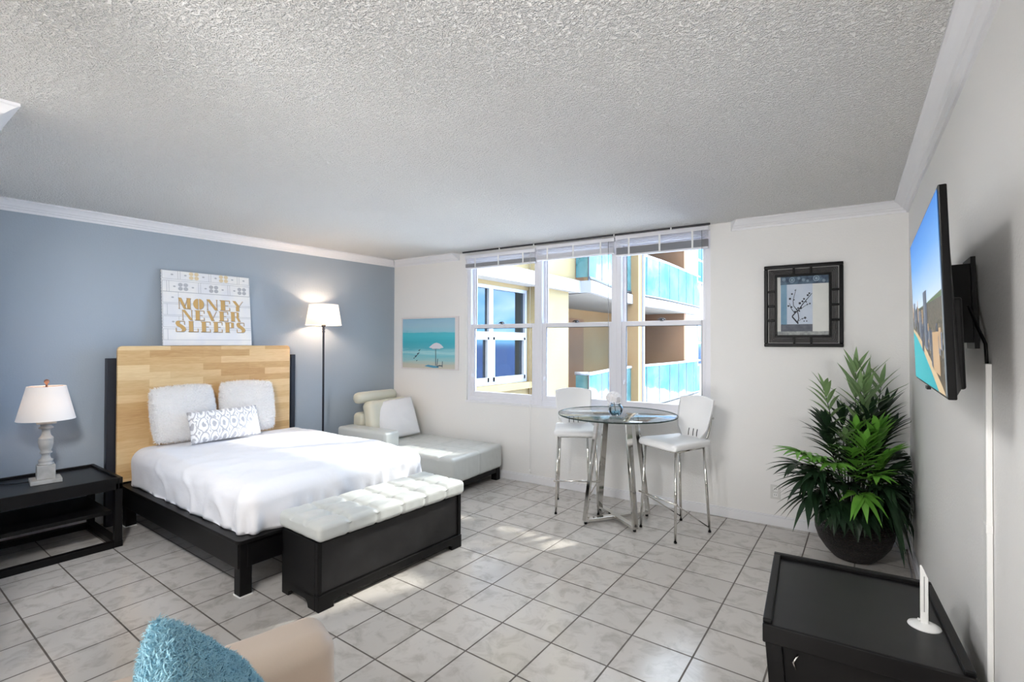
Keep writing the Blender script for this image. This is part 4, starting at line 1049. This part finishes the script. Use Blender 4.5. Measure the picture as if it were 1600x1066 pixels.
MB().lathe([(.001, .012), (.012, .012), (.030, .007), (.045, .003), (.046, 0), (.001, 0)], 40).build('base', M['plastic'], an)
m_ = MB(); m_.box(-.011, .011, -.005, .005, .008, .05); m_.build('socket', M['plastic'], an, bevel=.003)
m_ = MB(); m_.prism([(-.011, .022), (.011, .022), (.011, .165), (-.006, .205), (-.011, .205)], -.0045, .0045, 'y'); bl_ = m_.build('blade', M['plastic'], an, bevel=.002)
m_ = MB(); m_.box(-.0012, .0012, -.0052, .0052, .05, .17); m_.build('seam', M['cord'], bl_)
m_ = MB(); m_.tube([(-.011, 0, .018), (-.018, 0, .020)], .005, 8); m_.build('button', M['plastic'], an)

# ================================================================== ARMCHAIR AND THROW PILLOW
ac = thing('armchair', 'beige leather armchair with rounded arms in the foreground', 'armchair', (-1.12, .43, 0), -.28)
def softc(P, n): return n*.008*noise.noise(P*5)
for xa in (-.40, .40):
    m_ = MB().rbox(xa-.10, xa+.10, -.42, .43, .05, .62, .065, .04, 6, softc); m_.build('armrest', M['chair_leather'], ac)
MB().rbox(-.30, .30, -.25, .42, .24, .44, .05, .05, 5, softc).build('seat_cushion', M['chair_leather'], ac)
MB().rbox(-.50, .50, -.46, -.26, .05, .64, .07, .05, 5, softc).build('backrest', M['chair_leather'], ac)
MB().box(-.30, .30, -.26, .38, .06, .24).build('seat_base', M['chair_leather'], ac, bevel=.02)
for x_, y_ in ((-.42, .36), (.42, .36), (-.42, -.38), (.42, -.38)):
    MB().lathe([(.02, 0), (.028, .06)], 16, (x_, y_), True, True).build('leg', M['blackwood'], ac)
m_ = pillow_mesh(.43, .43, .16, 30, 30, .05, .012, 21); add_fur(m_, 46000, .013, .0016, 8, 1.2)
BPM = Matrix.Translation((-1.07, .465, .663)) @ Matrix.Rotation(.9, 4, 'Z') @ Matrix.Rotation(-.45, 4, 'Y') @ Matrix.Rotation(.55, 4, 'X') @ Matrix(((0, 0, 1), (1, 0, 0), (0, 1, 0))).to_4x4()
obj_pillow(m_, 'fur_throw_pillow', M['bluefur'], BPM, 'turquoise fluffy throw pillow propped in the beige armchair', 'pillow')

# ================================================================== BUILDING OUTSIDE
M['stucco'] = mat('yellow_stucco', rgb(134, 114, 77), .85, bump=(30, .3, .01), var=(1.2, rgb(141, 122, 85), 1))
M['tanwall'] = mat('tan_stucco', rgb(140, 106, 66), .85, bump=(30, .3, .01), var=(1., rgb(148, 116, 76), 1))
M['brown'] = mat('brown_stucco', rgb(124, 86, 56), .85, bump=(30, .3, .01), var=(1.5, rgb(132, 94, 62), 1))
M['slabw'] = mat('white_concrete', rgb(142, 138, 134), .8)
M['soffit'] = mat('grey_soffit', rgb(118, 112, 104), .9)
M['alu'] = mat('white_aluminium', rgb(156, 157, 161), .4)
def teal():
    m, N, L, P = new_mat('teal_balcony_glass')
    P.inputs['Base Color'].default_value = rgb(84, 142, 144); P.inputs['Roughness'].default_value = .06; P.inputs['Specular IOR Level'].default_value = 1.
    P.inputs['Alpha'].default_value = .82
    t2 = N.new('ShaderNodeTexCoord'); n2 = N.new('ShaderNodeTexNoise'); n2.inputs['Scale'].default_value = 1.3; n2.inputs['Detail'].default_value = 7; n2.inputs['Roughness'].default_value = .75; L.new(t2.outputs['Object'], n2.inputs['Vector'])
    cr_ = N.new('ShaderNodeValToRGB'); cr_.color_ramp.elements[0].position = .42; cr_.color_ramp.elements[0].color = rgb(50, 102, 102); cr_.color_ramp.elements[1].position = .62; cr_.color_ramp.elements[1].color = rgb(98, 134, 134)  # pale mottling puts sea and sky reflections into the glass colour
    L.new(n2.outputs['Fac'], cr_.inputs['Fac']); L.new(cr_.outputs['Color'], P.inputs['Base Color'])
    tc = N.new('ShaderNodeTexCoord'); n = N.new('ShaderNodeTexNoise'); n.inputs['Scale'].default_value = 1.1; L.new(tc.outputs['Object'], n.inputs['Vector'])
    b = N.new('ShaderNodeBump'); b.inputs['Strength'].default_value = .12; b.inputs['Distance'].default_value = .1; L.new(n.outputs['Fac'], b.inputs['Height']); L.new(b.outputs['Normal'], P.inputs['Normal'])
    return m
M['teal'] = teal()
ob = thing('apartment_tower', 'yellow apartment wing with curved teal glass balconies seen outside the windows', 'building', (-4.6, 8, 0))
def OB(m_): return m_.xf(Matrix.Translation((4.6, -8, 0)))
# wing with two-pane windows
YW0, YW1 = 4.62, 6.86
XW = -4.55
yl = [5.36, 5.83, 5.93, 6.80]
m_ = MB()
zwb, zwt = .86, 2.36
m_.box(XW-.25, XW, YW0, yl[0]-.07, -3, 6); m_.box(XW-.25, XW, yl[0]-.07, YW1, -3, zwb); m_.box(XW-.25, XW, yl[0]-.07, YW1, zwt, 6)
OB(m_).build('wing_wall', M['stucco'], ob)
def ext_window(y0_, y1_, x, parent_name='window_frame'):
    m_ = MB(); f = .05
    for q in ((y0_, y0_+f, zwb, zwt), (y1_-f, y1_, zwb, zwt), (y0_+f, y1_-f, zwb, zwb+f), (y0_+f, y1_-f, zwt-f, zwt), (y0_+f, y1_-f, 1.58, 1.66)): m_.box(x-.09, x-.02, *q)
    o = OB(m_).build('window_frame', M['alu'], ob)
    for (z0_, z1_, g) in ((zwb+f, 1.58, .04), (1.66, zwt-f, .015)):
        m_ = MB()
        if g > .02:
            for q in ((y0_+f, y0_+f+g, z0_, z1_), (y1_-f-g, y1_-f, z0_, z1_), (y0_+f, y1_-f, z0_, z0_+g*1.6), (y0_+f, y1_-f, z1_-g, z1_)): m_.box(x-.06, x-.015, *q)
            OB(m_).build('sash', M['alu'], o)
        m_ = MB(); m_.box(x-.07, x-.062, y0_+f, y1_-f, z0_, z1_); OB(m_).build('pane', M['mirrorpane'], o)
ext_window(yl[0]-.07, 5.88, XW); ext_window(5.88, YW1-.02, XW)
m_ = MB(); m_.box(XW-.1, XW+.10, 4.95, YW1, zwb-.10, zwb); OB(m_).build('sill', M['stucco'], ob)
m_ = MB(); m_.box(XW-.1, XW+.55, 4.95, YW1, .28, .40); OB(m_).build('ledge', M['slabw'], ob)
m_ = MB(); m_.box(-4.9, -4.40, YW1, 7.95, -3, 2.42); m_.box(-4.9, -4.40, YW1, 8.2, 2.64, 6); OB(m_).build('pier_wall', M['stucco'], ob)
m_ = MB(); m_.box(-4.9, -4.28, 4.9, 8.22, 2.42, 2.64); OB(m_).build('floor_band', M['slabw'], ob)
# balconies: slab edge polyline
edge = [(-4.07, 8.2), (-4.12, 8.6), (-4.27, 9.4), (-4.40, 10.2), (-4.47, 11.0), (-4.50, 11.8), (-4.48, 12.6), (-4.44, 13.4), (-4.44, 14.4), (-4.46, 15.4), (-4.47, 16.4), (-4.5, 17.2)]
def spl(P, n):
    out = []
    for i in range(len(P)-1):
        p0, p1, p2, p3 = P[max(i-1, 0)], P[i], P[i+1], P[min(i+2, len(P)-1)]
        for k in range(n):
            t = k/n; out.append(tuple(.5*((2*p1[j])+(-p0[j]+p2[j])*t+(2*p0[j]-5*p1[j]+4*p2[j]-p3[j])*t*t+(-p0[j]+3*p1[j]-3*p2[j]+p3[j])*t**3) for j in range(2)))
    return out+[P[-1]]
eds = spl(edge, 4)
for lv, z0 in enumerate((-.36, 2.42)):
    zt = z0+.22
    OB(MB().prism([(-6.5, 8.2)]+eds+[(-6.5, 17.2)], z0, zt)).build('balcony_slab', M['slabw'], ob)
    # underside
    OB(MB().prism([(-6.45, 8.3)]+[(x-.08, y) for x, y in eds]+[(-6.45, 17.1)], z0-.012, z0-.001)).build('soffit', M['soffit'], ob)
    off = [(x-.05, y) for x, y in eds]
    rail = []; L0 = [0]
    for p, q in zip(off, off[1:]): L0.append(L0[-1]+math.hypot(q[0]-p[0], q[1]-p[1]))
    def along(s):
        for i in range(len(off)-1):
            if L0[i+1] >= s: t = (s-L0[i])/(L0[i+1]-L0[i]); return (off[i][0]+(off[i+1][0]-off[i][0])*t, off[i][1]+(off[i+1][1]-off[i][1])*t)
        return off[-1]
    m_ = MB(); m_.tube([(x, y, zt+1.07) for x, y in off], .032, 10); m_.tube([(off[0][0], 8.24, zt+1.07), (-4.42, 8.24, zt+1.07)], .032, 10); OB(m_).build('handrail', M['alu'], ob)
    m_ = MB(); m_.tube([(x, y, zt+.05) for x, y in off], .028, 8); OB(m_).build('bottom_rail', M['greymetal'], ob)
    npn = 11; tot = L0[-1]
    for k in range(npn):
        a_, b_ = along(tot*k/npn+.025), along(tot*(k+1)/npn-.025); mid_ = along(tot*(k+.5)/npn)
        m_ = MB()
        for p, q in ((a_, mid_), (mid_, b_)):
            m_.hexa([(p[0]-.006, p[1], zt+.07), (p[0]+.006, p[1], zt+.07), (q[0]+.006, q[1], zt+.07), (q[0]-.006, q[1], zt+.07), (p[0]-.006, p[1], zt+1.05), (p[0]+.006, p[1], zt+1.05), (q[0]+.006, q[1], zt+1.05), (q[0]-.006, q[1], zt+1.05)])
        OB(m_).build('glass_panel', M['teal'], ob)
        p = along(tot*k/npn)
        m_ = MB(); m_.box(p[0]-.012, p[0]+.012, p[1]-.014, p[1]+.014, zt, zt+1.05); OB(m_).build('rail_post', M['greymetal'], ob)
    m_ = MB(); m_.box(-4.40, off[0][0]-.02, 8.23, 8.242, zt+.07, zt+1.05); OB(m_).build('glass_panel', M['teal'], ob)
OB(MB().prism([(-6.5, 8.2)]+eds+[(-6.5, 17.2)], 5.2, 5.42)).build('balcony_slab', M['slabw'], ob)
# recess walls behind the balconies
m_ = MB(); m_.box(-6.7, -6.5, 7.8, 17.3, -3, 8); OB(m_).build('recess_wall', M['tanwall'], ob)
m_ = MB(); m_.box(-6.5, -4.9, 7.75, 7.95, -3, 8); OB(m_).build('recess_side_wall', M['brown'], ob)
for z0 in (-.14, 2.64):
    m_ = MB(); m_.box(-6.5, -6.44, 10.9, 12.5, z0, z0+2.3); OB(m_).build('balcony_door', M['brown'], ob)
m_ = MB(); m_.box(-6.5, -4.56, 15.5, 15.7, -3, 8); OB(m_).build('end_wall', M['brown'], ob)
m_ = MB(); m_.box(-4.85, -4.56, 15.7, 24, -3, 9); OB(m_).build('far_wall', M['slabw'], ob)
for z0 in (.75, 3.5):
    for y0_ in (16.9, 18.4):
        m_ = MB(); m_.box(-4.57, -4.53, y0_, y0_+1.3, z0, z0+1.5); w_ = OB(m_).build('window_frame', M['alu'], ob)
        for za, zb_ in ((.06, .72), (.80, 1.44)):
            for ya, yb_ in ((.06, .60), (.70, 1.24)):
                m_ = MB(); m_.box(-4.54, -4.525, y0_+ya, y0_+yb_, z0+za, z0+zb_); OB(m_).build('pane', M['mirrorpane'], w_)
m_ = MB(); m_.box(-4.70, -4.345, 11.2, 11.42, -3, 8); OB(m_).build('column', M['tanwall'], ob)
m_ = MB(); m_.box(-4.36, -4.30, 11.43, 11.50, -3, 8); OB(m_).build('downpipe', M['slabw'], ob)

struct(MB().box(-3.5, 110, 5.2, 110, -9.2, -9), 'bounce_deck', mat('pale_bounce_paving', rgb(250, 248, 244), .9))  # unseen pale deck, added to bounce daylight up onto the room's ceiling

# ================================================================== LIGHT
w = bpy.data.worlds.new('sky_and_sea'); SC.world = w; w.use_nodes = True
N, L = w.node_tree.nodes, w.node_tree.links; N.clear()
out = N.new('ShaderNodeOutputWorld'); bg = N.new('ShaderNodeBackground'); L.new(bg.outputs[0], out.inputs[0])
tc = N.new('ShaderNodeTexCoord'); sp = N.new('ShaderNodeSeparateXYZ'); L.new(tc.outputs['Generated'], sp.inputs[0])
r = N.new('ShaderNodeValToRGB'); e = r.color_ramp.elements
mr = N.new('ShaderNodeMapRange'); mr.inputs['From Min'].default_value = -1; mr.inputs['From Max'].default_value = 1; L.new(sp.outputs['Z'], mr.inputs['Value']); L.new(mr.outputs[0], r.inputs['Fac'])
e[0].position = 0; e[0].color = rgb(60, 78, 120); e[1].position = 1; e[1].color = rgb(214, 224, 236)
for p, c_ in ((.495, rgb(78, 100, 152)), (.502, rgb(140, 196, 236)), (.56, rgb(84, 158, 232)), (.63, rgb(130, 182, 234)), (.75, rgb(206, 219, 234))):
    k = e.new(p); k.color = c_
mp = N.new('ShaderNodeMapping'); mp.inputs['Scale'].default_value = (2.2, 2.2, 7); L.new(tc.outputs['Generated'], mp.inputs[0])
cl = N.new('ShaderNodeTexNoise'); cl.inputs['Scale'].default_value = 1.6; cl.inputs['Detail'].default_value = 8; cl.inputs['Distortion'].default_value = .6; L.new(mp.outputs[0], cl.inputs['Vector'])
cr = N.new('ShaderNodeValToRGB'); cr.color_ramp.elements[0].position = .56; cr.color_ramp.elements[1].position = .80; L.new(cl.outputs['Fac'], cr.inputs['Fac'])
up = N.new('ShaderNodeMath'); up.operation = 'GREATER_THAN'; up.inputs[1].default_value = .01; L.new(sp.outputs['Z'], up.inputs[0])
mu = N.new('ShaderNodeMath'); mu.operation = 'MULTIPLY'; L.new(cr.outputs['Color'], mu.inputs[0]); L.new(up.outputs[0], mu.inputs[1])
mx = N.new('ShaderNodeMixRGB'); L.new(mu.outputs[0], mx.inputs['Fac']); L.new(r.outputs['Color'], mx.inputs['Color1']); mx.inputs['Color2'].default_value = (.95, .97, 1, 1)
L.new(mx.outputs[0], bg.inputs['Color']); bg.inputs['Strength'].default_value = 3.9

def light(name, kind, loc, energy, **k):
    d = bpy.data.lights.new(name, kind); d.energy = energy
    for a_, v_ in k.items(): setattr(d, a_, v_)
    o = bpy.data.objects.new(name, d); COL.objects.link(o); o.location = loc; return o
el = math.radians(34)
sd = Vector((-.379*math.cos(el), -.925*math.cos(el), -math.sin(el)))
sun = light('sun', 'SUN', (0, 0, 10), 1.7, angle=math.radians(2.2), color=(1, .96, .88))
sun.rotation_euler = sd.to_track_quat('-Z', 'Y').to_euler()
# daylight portal in the window opening
po = light('window_daylight_portal', 'AREA', wb((WU0+WU1)/2, -.2, 1.66), 1, shape='RECTANGLE', size=2.6, size_y=1.65)
po.rotation_euler = Vector((-(wb(0, -1)-wb(0, 0)).x, -(wb(0, -1)-wb(0, 0)).y, 0)).to_track_quat('-Z', 'Z').to_euler(); po.data.cycles.is_portal = True
# ceiling lamps added behind the camera as unseen fill light
for k, (x_, y_, lab) in enumerate(((-1.5, -1.9, 'added round ceiling fill lamp behind the viewpoint, nearer the windows'), (-1.5, -4.4, 'added round ceiling fill lamp by the rear wall'))):
    t = thing('fill_ceiling_lamp', lab, 'fill lamp', (x_, y_, CZ))
    MB().lathe([(.001, -.012), (.20, -.012), (.21, -.006), (.21, 0)], 32).build('lamp_base', M['plastic'], t)
    MB().lathe([(.195, -.012), (.19, -.04), (.15, -.065), (.08, -.08), (.001, -.084)], 32).build('diffuser', glow('fill_lamp_diffuser', (1, .98, .96, 1), 12.), t)

for x_, y_, lab in ((-.6, -3.4, 'added white globe fill lamp on a short stand by the right wall behind the viewpoint'), (-1.9, -4.8, 'added white globe fill lamp on a short stand nearest the rear wall')):
    t = thing('fill_globe_lamp', lab, 'lamp', (x_, y_, 0))  # globe lamps added out of view to fill the room with light
    MB().lathe([(.001, .02), (.14, .016), (.15, 0)], 32, (0, 0), False, True).build('base', M['iron'], t)
    MB().tube([(0, 0, .015), (0, 0, .72)], .012, 12).build('stand', M['iron'], t)
    MB().lathe([(.25*math.sin(PI*k/20)+.0005, .95-.25*math.cos(PI*k/20)) for k in range(21)], 40).build('paper_globe', glow('fill_globe_glow', (1, .985, .97, 1), 7.), t)

# ceiling track with spot heads, added out of view as fill light
tk = thing('fill_light_track', 'added white ceiling track with swivelling fill spots above the viewpoint', 'track lamp', (-1.45, .1, CZ))
MB().box(-.55, .55, -.018, .018, -.03, -.001).build('track', M['plastic'], tk, bevel=.003)
def fill_spot_head(x, target, watts, deg, col=(1, .99, .985)):
    p = Vector((-1.45+x, .1, CZ-.14)); d = (Vector(target)-p).normalized()
    q = d.to_track_quat('-Z', 'Y').to_matrix().to_4x4()
    m_ = MB(); m_.tube([(x, 0, -.03), (x, 0, -.11)], .008, 8); a = m_.build('spot_arm', M['plastic'], tk)
    m_ = MB().lathe([(.03, .13), (.045, .12), (.055, .0), (.055, -.02)], 24, (0, 0), True).xf(Matrix.Translation((x, 0, -.14)) @ q); m_.build('fill_spot_head', M['plastic'], tk)
    o = light('fill_spot_bulb', 'SPOT', p+d*.03, watts, spot_size=math.radians(deg), spot_blend=1., shadow_soft_size=.18, color=col)
    o.rotation_euler = d.to_track_quat('-Z', 'Y').to_euler(); return o
fill_spot_head(-.45, (-4.9, 1.5, .7), 68, 78)
fill_spot_head(0., (-3.1, 3.9, .6), 40, 84)
fill_spot_head(.45, (-.15, 3.3, .3), 38, 78)

# unseen floor uplighter, added behind the viewpoint to brighten the ceiling
ul = thing('fill_floor_uplight', 'added small black fill uplight behind the viewpoint washing the ceiling', 'lamp', (-.15, -.75, 0))
MB().lathe([(.09, 0), (.09, .012), (.02, .016)], 24, (0, 0), True, True).build('base', M['black'], ul)
ud = (Vector((-1.8, 2.9, CZ))-Vector((-.15, -.75, .24))).normalized()
MB().tube([(0, 0, .012), (0, 0, .16)], .01, 10).build('stem', M['black'], ul)
MB().lathe([(.04, -.10), (.06, -.08), (.07, .05), (.065, .05)], 24, (0, 0), True).xf(Matrix.Translation((0, 0, .22)) @ ud.to_track_quat('Z', 'Y').to_matrix().to_4x4()).build('lamp_head', M['black'], ul)
o = light('fill_uplight_bulb', 'SPOT', Vector((-.15, -.75, .22))+ud*.06, 66, spot_size=math.radians(80), spot_blend=1., shadow_soft_size=.06, color=(1, .99, .985))
o.rotation_euler = ud.to_track_quat('-Z', 'Y').to_euler()

# ================================================================== CAMERA
f, cx, cy = 775.57, 792.08, 528.02
yaw, pit, rol = .6289, .0094, .0028
Fv = Vector((-math.sin(yaw)*math.cos(pit), math.cos(yaw)*math.cos(pit), math.sin(pit))); Rv = Vector((math.cos(yaw), math.sin(yaw), 0)); Uv = Rv.cross(Fv)
c_, s_ = math.cos(rol), math.sin(rol); Rv, Uv = c_*Rv+s_*Uv, -s_*Rv+c_*Uv
cd = bpy.data.cameras.new('camera'); cam = bpy.data.objects.new('camera', cd); COL.objects.link(cam); SC.camera = cam
cam.matrix_world = Matrix(((Rv.x, Uv.x, -Fv.x, 0), (Rv.y, Uv.y, -Fv.y, 0), (Rv.z, Uv.z, -Fv.z, H), (0, 0, 0, 1)))
cd.sensor_width = 36; cd.sensor_fit = 'HORIZONTAL'; cd.lens = f*36/1600
cd.shift_x = (800-cx)/1600; cd.shift_y = -(533-cy)/1600; cd.clip_start = .02; cd.clip_end = 200
vs_ = SC.view_settings; vs_.view_transform = 'Standard'; vs_.look = 'None'; vs_.exposure = 1.75; vs_.gamma = 1; vs_.use_curve_mapping = False
SC.cycles.max_bounces = 12; SC.cycles.diffuse_bounces = 7; SC.cycles.transparent_max_bounces = 16; SC.cycles.glossy_bounces = 5
SC.cycles.sample_clamp_indirect = 8; SC.cycles.caustics_reflective = False; SC.cycles.caustics_refractive = False
